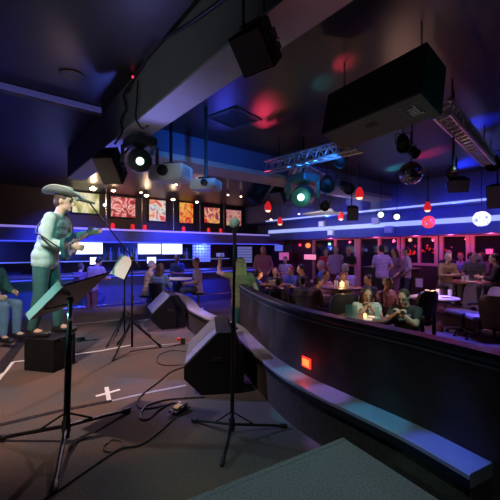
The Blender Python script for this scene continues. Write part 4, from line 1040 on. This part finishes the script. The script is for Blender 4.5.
# ============================================================ FURNITURE FOR THE AUDIENCE
def stool(loc, h, label, back=False, phi=0, m_='chairleather'):
    r = thing('bar_stool', label, 'stool', loc, hd(phi))
    MB().lathe([(.17, h-.06), (.19, h-.04), (.19, h-.01), (.16, h)]).build('seat', M[m_], r, smooth=True)
    MB().tube([(0, 0, .03), (0, 0, h-.05)], .025).build('column', M['chrome'], r, smooth=True)
    MB().lathe([(.22, 0), (.22, .015), (.05, .035)]).build('base', M['blackmetal'], r, smooth=True)
    if h > .6: MB().tube([(.15*math.cos(2*PI*k/20), .15*math.sin(2*PI*k/20), .28) for k in range(21)], .01, 6).build('footrest', M['chrome'], r)
    if back:
        m = MB(); P = [(-.17*math.cos(a), .19*math.sin(a), 0) for a in [math.radians(x) for x in range(-70, 71, 14)]]
        for z0, z1 in ((h+.06, h+.38),):
            vs = [V(p)+V((0, 0, z0)) for p in P]+[V(p)+V((-.02, 0, z1)) for p in P]; n = len(P)
            vs += [v+V((-.03, 0, 0)) for v in vs]; fs = []
            for i in range(n-1): fs += [(i, i+1, n+i+1, n+i), (2*n+i, 3*n+i, 3*n+i+1, 2*n+i+1), (i, 2*n+i, 2*n+i+1, i+1), (n+i, n+i+1, 3*n+i+1, 3*n+i)]
            fs += [(0, n, 3*n, 2*n), (n-1, 2*n+n-1, 3*n+n-1, n+n-1)]; m.add(vs, fs)
        m.build('backrest', M[m_], r, smooth=True); MB().tube([(-.16, 0, h-.03), (-.2, 0, h+.1)], .02, 8).build('back_support', M['blackmetal'], r)
    return r
def office_chair(loc, phi, label, m_='chairgrey', s=1.0, arms=True):
    r = thing('swivel_chair', label, 'chair', loc, hd(phi), None, s)
    MB().box((0, 0, .47), (.50, .50, .10), bev=.04).build('seat', M[m_], r, smooth=True)
    m = MB(); vs = []; n = 9; rows = [(.54, -.23, .20), (.62, -.25, .235), (.78, -.28, .25), (.95, -.31, .245), (1.05, -.335, .20), (1.09, -.345, .12)]
    for z, x, w in rows:
        for i in range(n):
            t = (i/(n-1)-.5)*2; vs.append((x+.05*t*t, w*t, z))
    nb = len(vs); vs += [(x-.06*(1-.3*abs(0)), y*.97, z) for x, y, z in vs]; fs = []
    for j in range(len(rows)-1):
        for i in range(n-1):
            a = j*n+i; fs += [(a, a+1, a+n+1, a+n), (nb+a, nb+a+n, nb+a+n+1, nb+a+1)]
    R_ = len(rows)
    for i in range(n-1): fs += [(i, nb+i, nb+i+1, i+1), ((R_-1)*n+i, (R_-1)*n+i+1, nb+(R_-1)*n+i+1, nb+(R_-1)*n+i)]
    for j in range(R_-1): fs += [(j*n, (j+1)*n, nb+(j+1)*n, nb+j*n), (j*n+n-1, nb+j*n+n-1, nb+(j+1)*n+n-1, (j+1)*n+n-1)]
    m.add(vs, fs); m.build('backrest', M[m_], r, smooth=True)
    MB().tube([(-.1, 0, .43), (-.30, 0, .45), (-.33, 0, .60)], .022, 8).build('back_bar', M['blackmetal'], r, smooth=True)
    if arms:
        for y in (-1, 1):
            a = MB(); a.tube(spline([(-.16, .25*y, .46), (-.17, .30*y, .60), (-.12, .30*y, .69), (.05, .30*y, .70), (.17, .30*y, .68)], 5), .018, 8); o = a.build('armrest', M['blackmetal'], r, smooth=True)
            MB().box((.02, .30*y, .71), (.26, .06, .03), bev=.012).build('arm_pad', M['black'], o)
    MB().tube([(0, 0, .10), (0, 0, .43)], .03).build('column', M['blackmetal'], r, smooth=True)
    for k in range(5):
        q = 2*PI*k/5+.3; e = V((.30*math.cos(q), .30*math.sin(q), .075)); l = MB().tube([(0, 0, .115), e], [.028, .018], 8).build('leg', M['blackmetal'], r, smooth=True)
        MB().lathe([(.03, -.018), (.032, 0), (.03, .018)], (e.x, e.y, .032), 12, frame((-math.sin(q), math.cos(q), 0))).build('caster', M['black'], l, smooth=True)
    return r
def table(loc, r_, h, label, topm='wood'):
    r = thing('round_table', label, 'table', loc)
    MB().lathe([(r_-.01, h-.035), (r_, h-.028), (r_, h-.006), (r_-.008, h)], n=32).build('tabletop', M[topm], r, smooth=True)
    MB().tube([(0, 0, .02), (0, 0, h-.03)], .035).build('pedestal', M['blackmetal'], r, smooth=True)
    MB().lathe([(.26, 0), (.26, .012), (.06, .05)]).build('base', M['blackmetal'], r, smooth=True)
    return r
def candle(p, label, s=1.0, lit=None):
    r = thing('table_candle', label, 'candle', p); MB().lathe([(.04*s, 0), (.045*s, .01), (.05*s, .09*s), (.045*s, .10*s)]).build('glass', M['candle'], r, smooth=True)
    MB().ball((0, 0, .11*s), (.015*s, .015*s, .03*s)).build('flame', M['candle'], r)
    if lit: point('candle_light', V(p)+V((0, 0, .25)), (1, .55, .25), lit, .04)
def tumbler(p, label, group=None):
    o = MB().lathe([(.028, 0), (.034, .005), (.04, .13), (.036, .13), (.03, .012)], p, 14).build('drinking_glass', M['drinkglass'], smooth=True); return tag(o, label, 'glass', group)
def plate(p, label, r_=.12, group=None):
    o = MB().lathe([(r_*.55, 0), (r_*.6, .004), (r_, .018), (r_*.99, .021), (r_*.6, .009), (.01, .008)], p, 24).build('plate', M['wood_pale'], smooth=True); return tag(o, label, 'plate', group)

def G(px, d, z): return W((px-250)/F*d, d, z)
# tables
t1 = G(362, 4.75, FZ); h1 = at(362, 317, 4.75).z-FZ; table(t1, .34, h1, 'round table with an orange-lit top in front of the woman with clasped hands')
TT = FZ+h1
candle(t1+V((.0, 0, h1))+W(.03, -.04), 'small candle on the round table of the woman with clasped hands', .5, 1.3)
def tent(p, phi, w, h, m_, label):
    r = thing('table_card', label, 'table card', p, hd(phi)); 
    MB().box((0, 0, h/2), (.006, w, h), Matrix.Rotation(.12, 3, 'Y')).build('card', m_, r); MB().box((.02, 0, .006), (.07, w, .012)).build('card_foot', m_, r); return r
tent(V((*G(351.5, 4.62, 0).xy, TT)), 260, .16, .20, M['teal_glass'], 'clear acrylic menu holder at the left of the orange-lit table'); tent(V((*G(377, 4.6, 0).xy, TT)), 285, .06, .17, M['teal_glass'], 'narrow acrylic card at the right of the orange-lit table')
for k, (x, d) in enumerate(((368, 4.58), (373, 4.72))):
    o = MB().box(V((*G(x, d, 0).xy, TT+.003+.004*k)), (.16, .11, .003), Matrix.Rotation(.5+k, 3, 'Z')).build('napkin', M['paper']); tag(o, ['cream paper at the near edge of the orange-lit table', 'cream paper close to the woman on the orange-lit table'][k], 'paper')
t2 = G(434, 6.5, FZ); h2 = at(434, 297, 6.5).z-FZ; table(t2, .44, h2, 'round pale table crowded with white dishes left of the grey swivel chair', 'wood_pale')
for k, (x, d) in enumerate(((420, 6.4), (432, 6.25), (445, 6.45))): plate(V((*G(x, d, 0).xy, FZ+h2)), ['white plate at the left of the pale dish table', 'white plate at the front of the pale dish table', 'white plate at the right of the pale dish table'][k], .11)
for k, (x, d) in enumerate(((427, 6.6), (438, 6.7), (450, 6.6))): tumbler(V((*G(x, d, 0).xy, FZ+h2)), ['drinking glass, left of three, on the pale dish table', 'drinking glass, middle of three, on the pale dish table', 'drinking glass, right of three, on the pale dish table'][k])
candle(V((*G(433, 6.5, 0).xy, FZ+h2)), 'candle among the dishes on the pale table', .6, 3)
t3 = G(466, 7.75, FZ+.3); h3 = at(466, 281, 7.75).z-TZ; table(t3, .48, h3, 'dark wooden table between the older man in olive and the bald diner')
for k, (x, d) in enumerate(((463, 7.6), (467, 7.75), (484, 7.5))): tumbler(V((*G(x, d, 0).xy, TZ+h3)), ['white cup, left of two close together, on the older man table', 'white cup, right of two close together, on the older man table', 'drinking glass at the right end of the older man table'][k])
plate(V((*G(471, 7.45, 0).xy, TZ+h3)), 'white plate on the table of the older man in olive')
t4 = G(275, 8.4, FZ); h4 = at(275, 284, 8.4).z-FZ; table(t4, .42, h4, 'round dark table in the far crowd with a glowing candle, left of centre')
candle(V((*G(274, 8.4, 0).xy, FZ+h4)), 'glowing candle on the far crowd table left of centre', .8, 3)
o = MB().box(V((*G(273, 8.15, 0).xy, FZ+h4+.06)), (.02, .22, .12), Matrix.Rotation(hd(80), 3, 'Z')).build('table_card', M['paper']); tag(o, 'white card beside the candle on the far crowd table', 'table card')
t5 = G(341, 6.6, FZ); h5 = at(341, 287, 6.6).z-FZ; table(t5, .40, h5, 'round dark table with a bright candle behind the black swivel chair')
candle(V((*G(342, 6.6, 0).xy, FZ+h5)), 'bright candle behind the black chair back', .9, 3); tumbler(V((*G(347, 6.5, 0).xy, FZ+h5)), 'drinking glass beside the bright candle behind the black chair')
tumbler(V((*G(336, 6.55, 0).xy, FZ+h5)), 'drinking glass left of the bright candle behind the black chair')
t6 = G(179, 8.6, FZ); h6 = at(179, 278, 8.6).z-FZ; table(t6, .34, h6, 'small high round table with pale top between the bar guests', 'wood_pale')
# floor lantern near chair
p = fl(440, 331, FZ); r = thing('glass_lantern', 'small glass jar on the audience floor left of the grey swivel chair', 'jar', p); MB().lathe([(.05, 0), (.07, .02), (.07, .16), (.05, .2)]).build('jar', M['bottle_amber'], r, smooth=True); MB().lathe([(.052, .2), (.052, .225)]).build('lid', M['chrome'], r)

# chairs
office_chair(G(463, 7.1, FZ), 190, 'grey swivel chair with armrests and casters beside the pale dish table', 'chairgrey', 1.0)
office_chair(G(506, 5.3, FZ), 25, 'large brown swivel chair at the right edge just beyond the barrier', 'chairbrown', 1.0)
office_chair(G(338, 5.75, FZ), 95, 'black swivel chair seen from behind in front of the bright candle', 'chairleather', 1.0)
office_chair(G(415, 6.3, FZ), 110, 'dark rounded swivel chair behind the man in the printed tee', 'chairleather', .98, False)
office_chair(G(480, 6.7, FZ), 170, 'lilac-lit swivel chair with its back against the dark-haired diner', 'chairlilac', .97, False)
# ---------- crowd
def tee_print():
    m = mat('printed_tee_cloth', (.035, .035, .04), .85); nt = m.node_tree; b = nt.nodes['Principled BSDF']; N = nt.nodes.new; Lk = nt.links.new
    tc = N('ShaderNodeTexCoord'); sx = N('ShaderNodeSeparateXYZ'); Lk(tc.outputs['Object'], sx.inputs[0])
    n = N('ShaderNodeTexNoise'); n.inputs['Scale'].default_value = 26; n.inputs['Detail'].default_value = 2; Lk(tc.outputs['Object'], n.inputs['Vector'])
    def mt(op, a, v, c=None):
        q = N('ShaderNodeMath'); q.operation = op; Lk(a, q.inputs[0])
        if isinstance(v, (int, float)): q.inputs[1].default_value = v
        else: Lk(v, q.inputs[1])
        if c is not None: q.inputs[2].default_value = c
        return q.outputs[0]
    zc = mt('COMPARE', sx.outputs[2], .85, .075); yc_ = mt('COMPARE', sx.outputs[1], 0.0, .11); xf = mt('GREATER_THAN', sx.outputs[0], .05); nz = mt('GREATER_THAN', n.outputs['Fac'], .49)
    k = mt('MULTIPLY', mt('MULTIPLY', zc, yc_), mt('MULTIPLY', xf, nz))
    mx = N('ShaderNodeMix'); mx.data_type = 'RGBA'; mx.inputs[6].default_value = (.035, .035, .04, 1); mx.inputs[7].default_value = (.6, .62, .66, 1)
    Lk(k, mx.inputs[0]); Lk(mx.outputs[2], b.inputs['Base Color']); M['cloth_print'] = m
def put(label, short, px, py, d, base, phi, key, seat=None, **kw):
    P = POSES[key]; zh = CAMZ-(py-250)/F*d; sc = max(.9, min(1.13, (zh-base)/P['top'])); J = P['J']
    hx = J['head'].xy*sc; a = hd(phi); off = V((hx.x*math.cos(a)-hx.y*math.sin(a), hx.x*math.sin(a)+hx.y*math.cos(a), 0))
    loc = G(px, d, base)-off; person(label, loc, phi, key, scale=sc, **kw)
    if 'sit' in key or key in ('chin', 'clasp') or 'stool' in key:
        hgt = (J['pel'].z-.10)*sc
        stool(loc, hgt, ('dark stool with backrest' if seat == 'back' else 'dark round stool')+' under the '+short, seat == 'back', phi, 'chairlilac' if seat == 'lilac' else 'chairleather')
    return loc
put('big person in a violet shirt bent over the bar, back turned', 'x', 99, 257, 8.6, FZ, 75, 'stand_lean', shirt='cloth_violet', pants='cloth_plum', hair='hair_black')
put('person in plum top sitting at the bar left of the big violet shirt', 'plum guest left of the big violet shirt', 81, 264, 9.3, FZ, 80, 'stool', shirt='cloth_plum', pants='cloth_navy')
put('dark-haired person standing before the white screen at the far left of the bar', 'x', 51, 245, 9.4, FZ, 80, 'stand', shirt='cloth_navy', hair='hair_black')
put('guest in a tan shirt sitting sideways at the bar left of the brown-haired woman', 'guest in the tan shirt', 152, 260, 8.4, FZ, 25, 'stool', shirt='cloth_tan', pants='cloth_brown', hair='hair_grey')
put('brown-haired woman in a blue top with her back turned beside the tan shirt', 'brown-haired woman at the bar', 161, 263, 7.9, FZ, 70, 'stool', 'back', shirt='cloth_denim', pants='cloth_navy', style='long')
put('barman in a blue shirt standing behind the bar under the bright screens', 'x', 177, 254, 10.2, FZ, 250, 'stand_drink', shirt='cloth_blue', pants='cloth_navy')
put('balding man in a lilac shirt sitting left-facing near the glass block panel', 'balding man in lilac near the glass blocks', 196, 257, 8.6, FZ, 195, 'stool_turn', shirt='cloth_lilac', pants='cloth_navy', hair='hair_ginger')
put('woman in a rose patterned top standing at the far corner of the bar', 'x', 263, 244, 11.5, FZ, 260, 'stand', shirt='cloth_rose', pants='cloth_plum', hair='hair_ginger', style='long')
put('person in a lilac top standing before the magenta sign', 'x', 285, 256, 11.0, FZ, 240, 'stand_drink', shirt='cloth_lilac', pants='cloth_plum', hair='hair_brown')
put('ginger-lit guest sitting behind the far candle table', 'ginger-lit guest behind the far candle', 275, 267, 9.3, FZ, 265, 'sit', shirt='cloth_navy', hair='hair_ginger')
put('guest in a bright blue jacket right of the far candle table', 'guest in the bright blue jacket', 291, 266, 9.6, FZ, 215, 'sit_long', shirt='cloth_blue', hair='hair_ginger')
put('guest in a blue top with brown hair left of the far candle table', 'blue-topped guest left of the far candle', 259, 269, 8.6, FZ, 20, 'sit_long', shirt='cloth_blue', hair='hair_brown')
put('dark-haired guest in charcoal right of the bright blue jacket', 'charcoal guest right of the blue jacket', 301, 264, 8.9, FZ, 200, 'sit_long', shirt='cloth_charcoal', hair='hair_black')
put('guest in grey seen from behind in the near middle of the crowd', 'grey guest seen from behind', 303, 276, 7.6, FZ, 80, 'sit', shirt='cloth_grey', hair='hair_black')
put('grey-haired guest in a blue shirt leaning to the left in mid crowd', 'leaning blue-shirted guest', 321, 257, 9.8, FZ, 190, 'sit_long', shirt='cloth_blue', hair='hair_grey')
put('person in a lilac shirt with red-lit face standing by the posts', 'x', 336, 246, 10.4, TZ, 255, 'stand', shirt='cloth_lilac', pants='cloth_wine', hair='hair_ginger')
put('pale-haired person in a dark vest standing right of the red-lit face', 'x', 348.5, 247.5, 10.3, TZ, 245, 'stand_drink', shirt='cloth_charcoal', pants='cloth_navy', hair='hair_blond')
put('person in a wine shirt standing left of the red-lit face', 'x', 326, 250, 10.6, TZ, 260, 'stand_drink', shirt='cloth_red', pants='cloth_wine', hair='hair_black')
put('guest in a tan-pink top sitting in mid crowd below the leaning blue shirt', 'tan-pink guest in mid crowd', 326, 270, 8.0, FZ, 300, 'sit', shirt='cloth_pink', hair='hair_brown')
put('guest in a violet shirt seen from behind right of the tan-pink top', 'violet-shirted guest in mid crowd', 345, 263, 8.6, FZ, 100, 'sit', shirt='cloth_violet', hair='hair_grey')
put('ginger-haired guest behind the bright candle', 'ginger-haired guest behind the bright candle', 343, 272, 7.3, FZ, 265, 'sit_long', shirt='cloth_brown', hair='hair_ginger')
put('guest in brown sitting left of the bright candle table', 'brown-topped guest left of the bright candle', 318, 276, 7.2, FZ, 15, 'sit_long', shirt='cloth_brown', hair='hair_black')
put('guest in a navy top sitting between the bright candle and the clasped hands', 'navy guest right of the bright candle', 368, 274, 7.4, FZ, 200, 'sit', shirt='cloth_navy', hair='hair_black')
put('dark guest sitting farther left behind the barrier end', 'dark guest near the barrier end', 279, 277, 7.4, FZ, 60, 'sit_long', shirt='cloth_charcoal', hair='hair_black')
put('big man in a violet shirt and black trousers standing with his back turned', 'x', 381, 244.5, 8.9, TZ, 100, 'stand_drink', shirt='cloth_violet', pants='cloth_black', hair='hair_black')
put('long-haired woman in a plum dress top beside the post', 'x', 394.5, 249, 9.1, TZ, 200, 'stand', shirt='cloth_plum', pants='cloth_plum', hair='hair_brown', style='long')
put('man in a pale lilac shirt standing left-facing before the red lights', 'x', 406, 246.5, 9.1, TZ, 165, 'stand', shirt='cloth_lilac', pants='cloth_navy', hair='hair_brown')
put('guest in a grey cap and navy top by the first wide window', 'cap-wearing guest by the window', 449, 250, 9.4, TZ, 265, 'stool', shirt='cloth_navy', hair='hair_grey')
put('guest in violet left of the window post', 'violet guest left of the window post', 460.5, 253, 9.3, TZ, 230, 'stool', shirt='cloth_violet', hair='hair_ginger')
put('guest in blue right of the window post', 'blue guest right of the window post', 471, 252.5, 9.0, TZ, 300, 'stool', shirt='cloth_blue', hair='hair_black')
put('long-haired woman in plum by the right window', 'long-haired woman by the right window', 481, 252, 8.9, TZ, 200, 'stool', shirt='cloth_plum', hair='hair_brown', style='long')
put('older grey-haired man in an olive shirt sitting at the dark wooden table', 'older man in olive', 448.5, 261.5, 7.9, TZ, 275, 'stool', shirt='cloth_olive', pants='cloth_grey', hair='hair_grey')
put('bald diner with bare head sitting at the dark wooden table', 'bald diner', 475, 265.5, 8.3, TZ, 240, 'stool_turn', shirt='cloth_grey', pants='cloth_grey', hair=None)
put('dark-haired diner in black with his back turned at the right edge', 'dark-haired diner in black', 494, 260, 7.0, TZ, 150, 'stool', shirt='cloth_black', hair='hair_black')
put('woman in a pink shirt sitting between the two near guests', 'woman in the pink shirt', 388, 276, 6.4, FZ, 300, 'sit', shirt='cloth_pink', hair='hair_grey')
# near guests
put('long-haired woman in a cream top with hands clasped at her chin', 'woman with clasped hands', 367, 286.5, 5.25, FZ, 262, 'chin', 'back', shirt='cloth_cream', pants='cloth_navy', hair='hair_brown', style='long', face=True)
tee_print()
put('man in a dark printed tee sitting with clasped hands right of the orange-lit table', 'man in the printed tee', 404, 289, 4.9, FZ, 222, 'clasp', 'back', skin='skin', shirt='cloth_print', pants='cloth_navy', hair='hair_brown', face=True)

# far wall dressing
def wbox(px0, px1, py0, py1, x0, m_, name, label, cat, th=.05):
    p, q = on_x(px0, 250, x0), on_x(px1, 250, x0); z1, z0 = on_x((px0+px1)/2, py0, x0).z, on_x((px0+px1)/2, py1, x0).z
    r = thing(name, label, cat, (x0, (p.y+q.y)/2, (z0+z1)/2)); w = abs(p.y-q.y)
    MB().box((.02, 0, 0), (th, w+.06, z1-z0+.06)).build('frame', M['black'], r); MB().box((-th/2+.01, 0, 0), (.012, w, z1-z0)).build('panel', m_, r)
wbox(275, 283, 242, 251, 10.93, M['screen_blue'], 'wall_poster', 'blue lit poster on the oxblood wall near the corner', 'poster')
wbox(279.5, 289, 252.5, 260, 10.5, M['magenta'], 'lit_sign', 'magenta lit sign below the blue poster', 'sign')
wbox(304.5, 316, 254.5, 259.5, 10.3, M['pinkscreen'], 'lit_sign', 'pink-white lit sign left of the posts', 'sign')
wbox(486, 493, 249, 254, 10.8, M['magenta'], 'lit_sign', 'pink lit sign in the right window', 'sign')
wbox(416, 423, 278.5, 287, 8.7, M['cloth_lilac'], 'notice_board', 'small lilac notice on the tier front behind the pale dish table', 'notice')
o = MB().ball(on_x(308, 245.5, 10.7), .11).build('wall_fitting', M['orange'], smooth=True); tag(o, 'round orange lamp on the oxblood wall', 'lamp')
o = MB().ball(on_x(300, 245, 10.8), .06).build('wall_fitting', M['redled'], smooth=True); tag(o, 'small red lamp left of the orange wall lamp', 'lamp')
df = thing('door_frame', 'orange-brown door frame in the oxblood wall', 'door frame', V((10.97, on_x(288, 250, 10.97).y, TZ))); m = MB()
for y in (-.25, .25): m.box((0, y, 1.1), (.08, .07, 2.2))
m.box((0, 0, 2.2), (.08, .57, .08)); m.build('frame', M['wood'], df); MB().box((.02, 0, 1.08), (.03, .44, 2.1)).build('door_leaf', M['wood'], df)
rnd = random.Random(3)
o = thing('red_light_cluster', 'tangled cluster of glowing red lights behind the third window', 'lights', V((X1+.55, on_x(424, 252, X1+.55).y, on_x(424, 251, X1+.55).z)))
m = MB()
for k in range(46): m.ball((rnd.uniform(-.15, .15), rnd.gauss(0, .45), rnd.gauss(0, .10)), rnd.uniform(.02, .05), 8, 6)
m.build('red_bulb', M['redlamp'], o)['kind'] = 'stuff'
m = MB()
for k in range(10): y = -.9+.2*k; m.tube(spline([(0, y, -.25), (.05, y+.1, .05), (-.05, y+.2, .2), (0, y+.25, -.1)], 5), .008, 5)
m.build('wire', M['cable'], o); MB().box((0, 0, -.62), (.4, 2.2, .7)).build('planter', M['wall_dark'], o)
for px, py, mm, lb in ((329.5, 244, 'lens_green', 'tiny green-white lamp outside behind the first window'), (366, 250, 'screen_blue', 'faint blue lamp outside behind the second window'), (410, 240, 'pendglow', 'tiny warm lamp outside above the red lights'), (433, 237.5, 'redled', 'tiny red lamp outside right above the red lights')):
    o = MB().ball(on_x(px, py, X1+2.46), .07).build('patio_lamp', M[mm], smooth=True); tag(o, lb, 'lamp')
# dark service counter behind the near audience
sc_ = thing('service_counter', 'dark high service counter before the man in the violet shirt', 'counter', V((9.3, on_x(390, 270, 9.3).y, TZ))) 
MB().box((0, 0, .48), (.4, 1.5, .96), bev=.01).build('counter_body', M['wall_dark'], sc_); MB().box((0, 0, .98), (.5, 1.6, .04), bev=.01).build('counter_top', M['bar_top'], sc_)

# ============================================================ LIGHT
w = bpy.data.worlds.new('world'); S.world = w; w.use_nodes = True
bg = w.node_tree.nodes['Background']; bg.inputs[0].default_value = (.16, .18, .34, 1); bg.inputs[1].default_value = .03
TEAL, BLUE, VIO, WARM, PINK = (.18, .95, .85), (.12, .2, 1), (.40, .32, 1), (1, .66, .50), (1, .12, .35)
spot('teal_front_spot', W(-1.2, 1.2, 3.25), W(-2.55, 4.1, 1.65), TEAL, 115, 30, .5)
spot('teal_floor_spot', W(0, .5, 3.25), W(.1, 1.6, .2), (.62, .9, .95), 48, 52, 1)
spot('teal_side_spot', W(-3.7, 2.6, 2.2), W(-1.45, 2.4, .95), (.35, .95, .85), 50, 20, .8)
spot('added_tray_fill', W(-2.7, 1.0, .9), W(-1.40, 2.45, 1.05), (.3, .95, .85), 38, 22, .8)  # added unseen low light that brightens the music stand tray
spot('added_grille_fill', W(.5, 1.3, 1.7), W(1.2, 2.7, 2.6), (1, .95, .85), 3.5, 40, .8)  # added from below to lighten the hung speaker grille
spot('stage_warm_spot', W(-2.4, 2.0, 3.25), W(-2.1, 4.4, 0), (1, .74, .62), 230, 80, .9)
spot('stage_warm_spot', W(-1.3, 6.8, 3.0), W(-2.0, 4.6, 0), (.9, .66, .85), 140, 70, .9)
spot('violet_side_spot', W(-4.5, 4.2, 3.1), W(-.7, 3.7, .45), (.36, .38, 1), 330, 26, .8)
spot('violet_side_spot', W(-4.8, 5.6, 3.0), W(-1.8, 6.4, .4), (.36, .36, 1), 150, 26, .8)
LZ = 3.1
spot('ledge_violet_spot', W(-.3, 3.6, LZ), W(.05, 3.95, .37), (.50, .30, 1), 62, 16, .7)
spot('ledge_violet_spot', W(-1.2, 4.8, LZ), W(-1.0, 6.1, .37), (.5, .30, 1), 90, 34, .9)
spot('ledge_teal_spot', W(.1, 2.75, LZ), W(.34, 2.92, .37), (.01, .50, .72), 75, 7.5, .35)
spot('ledge_violet_spot', W(.3, 2.4, LZ), W(.57, 2.50, .37), (.42, .24, 1), 80, 8, .45)
spot('ledge_teal_spot', W(.5, 2.05, LZ), W(.79, 2.14, .37), (.01, .42, .75), 70, 9.5, .35)
spot('ledge_blue_spot', W(.75, 1.65, LZ), W(1.01, 1.76, .37), (.04, .12, 1), 130, 10, .5)
spot('teal_woman_spot', W(1.3, 3.4, 3.1), W(-.15, 5.9, .8), TEAL, 60, 16, .8)
for x, p in ((-1.5, 330), (2.2, 360), (5.6, 360)):
    spot('bar_blue_spot', (x, 8.6, 3.2), (x, 11.2, 1.0), (.03, .06, 1), p, 70, .8)
for x in (0, 2.4, 4.8, 7): point('back_bar_light', (x, 11.6, 1.55), (.06, .10, 1), 20)
for x in (.5, 3, 5.5): spot('bar_front_wash', (x, 9.0, 2.9), (x, 10.1, .0), (.04, .06, 1), 260, 80, 1)
for px, py, d, p in ((93, 188, 9.6, 8), (113.5, 190, 10.0, 5), (146.5, 195, 10.6, 5), (173, 199, 11, 4), (197, 201.5, 11.2, 4)):
    c = at(px, py, d); point('picture_lamp', c-V((0, .05, .12)), (1, .62, .38), p*.8, .05)
spot('beam_blue_spot', W(-.2, 3.5, 2.6), W(-.7, 6.2, 3.2), (.03, .26, 1), 50, 75, 1)
spot('beam_blue_spot', W(1.2, 4.6, 2.7), W(.9, 7.4, 3.2), (.02, .22, 1), 45, 75, 1)
spot('beam_violet_spot', W(-1.2, 3.6, 1.9), W(-.85, 3.2, 2.85), (.30, .30, 1), 16, 62, .9)
spot('beam_violet_spot', W(-2.2, 5.2, 2.0), W(-1.75, 4.5, 2.85), (.12, .16, 1), 18, 44, 1)
spot('beam_red_spot', W(.9, 1.2, 1.9), W(.4, 1.7, 2.9), (1, .3, .35), 2.4, 60, 1)
spot('added_beam_fill', W(-3.0, 1.6, 1.6), W(-.9, 3.0, 3.1), (.8, .9, .95), 15, 60, 1)  # added fill that lifts the side face of the deep beam
def pool(px, py, col, p, size=30, off=(0, 1.6)):
    d = (CZ-CAMZ)*F/(250-py); t = W((px-250)/F*d, d, CZ); spot('ceiling_wash', W((px-250)/F*d+off[0], d+off[1], 2.45), t, col, p, size, 1)
pool(474, 126, (.01, .03, 1), 520, 26, (0, 1.0)); pool(484, 164, (.01, .03, 1), 300, 50, (0, 1.2)); pool(431, 154, (1, .02, .14), 170, 17, (0, 1.6)); pool(345, 64, (1, .04, .1), 24, 12, (0, 1.0))
pool(268, 118, (1, .04, .12), 16, 20); pool(396, 168, (.03, .5, .6), 150, 15, (0, 1.6)); pool(335, 190, (.01, .03, 1), 300, 60, (0, 1.2)); pool(215, 110, (.05, .06, .8), 14, 50); pool(385, 188, (.02, .05, 1), 260, 60, (0, 1.2))
pool(325, 85, (.02, .4, .4), 5, 16, (0, 1.0)); pool(440, 60, (1, .5, .35), 5, 60, (0, 1.0)); pool(30, 60, (1, .6, .5), 3, 60, (0, .8))
for X, d, z, col, p in ((1.0, 9.0, 3.0, (.5, .24, .95), 58), (3.4, 7.4, 3.0, (.58, .32, .8), 68), (5.2, 7.2, 3.0, (.75, .36, .55), 60), (2.6, 10.0, 3.0, (.36, .25, 1), 68)):
    spot('audience_wash', W(X, d, z), W(X, d, 0), col, p, 120, 1)
spot('tier_blue_spot', W(4.0, 7.0, 3.1), W(4.1, 6.5, FZ), (.03, .06, 1), 420, 34, .8)
spot('near_guest_teal', W(2.7, 3.3, 3.2), W(1.95, 4.95, .7), (.5, .9, .82), 110, 28, .8)
spot('added_microphone_fill', W(-.9, .8, 3.2), W(-.13, 2.58, 1.55), (.8, 1, .9), 60, 9, .5)  # no fixture here; added to brighten the microphone foam
spot('added_bar_guest_fill', W(-1.9, 5.9, 3.0), W(-3.7, 8.7, .7), (.42, .34, 1), 170, 44, .9)  # this and the next are added from the stage side to brighten bar guests
spot('added_bar_guest_fill', W(-.9, 6.7, 3.0), W(-2.2, 8.3, .6), (.66, .5, 1), 100, 34, .9)
spot('added_projector_fill', W(-.5, 2.3, 2.0), W(-.85, 4.5, 2.42), (.85, .95, 1), 14, 22, .8)  # added light that makes the projector housings paler
spot('added_sail_fill', W(1.6, 8.0, 2.0), W(2.25, 9.6, 2.5), (1, .95, .95), 70, 60, .8)  # added upward light so the underside of the sail turns white
spot('speaker_teal_spot', W(3.2, 2.2, 1.9), W(1.6, 2.6, 2.8), (.05, .6, .7), 10, 50, .8)
spot('moving_light_teal', W(.5, 4.2, 1.9), W(.9, 5.6, 2.4), (.15, .9, .75), 20, 30, .8)
for px in (330, 375, 415, 450, 490):
    p = on_x(px, 250, 10.4); point('window_pink_light', (10.45, p.y, 1.78), (1, .08, .22), 5)
for px in (300, 350, 400, 450, 495):
    p = on_x(px, 250, 9.2); spot('fascia_blue_spot', (8.6, p.y, 2.2), (10.4, p.y, 2.4), (.02, .05, 1), 20, 120, 1)

# ============================================================ CAMERA
cam = bpy.data.cameras.new('camera'); co = bpy.data.objects.new('camera', cam); C.objects.link(co)
co.location = (0, 0, CAMZ); co.rotation_euler = (PI/2, 0, -math.radians(39)); cam.sensor_fit = 'HORIZONTAL'; cam.sensor_width = 36; cam.lens = F/500*36; cam.clip_start = .05; cam.clip_end = 100
S.camera = co
S.view_settings.view_transform = 'Standard'; S.view_settings.look = 'None'; S.view_settings.gamma = 1; S.view_settings.exposure = 1.3; S.view_settings.use_curve_mapping = False
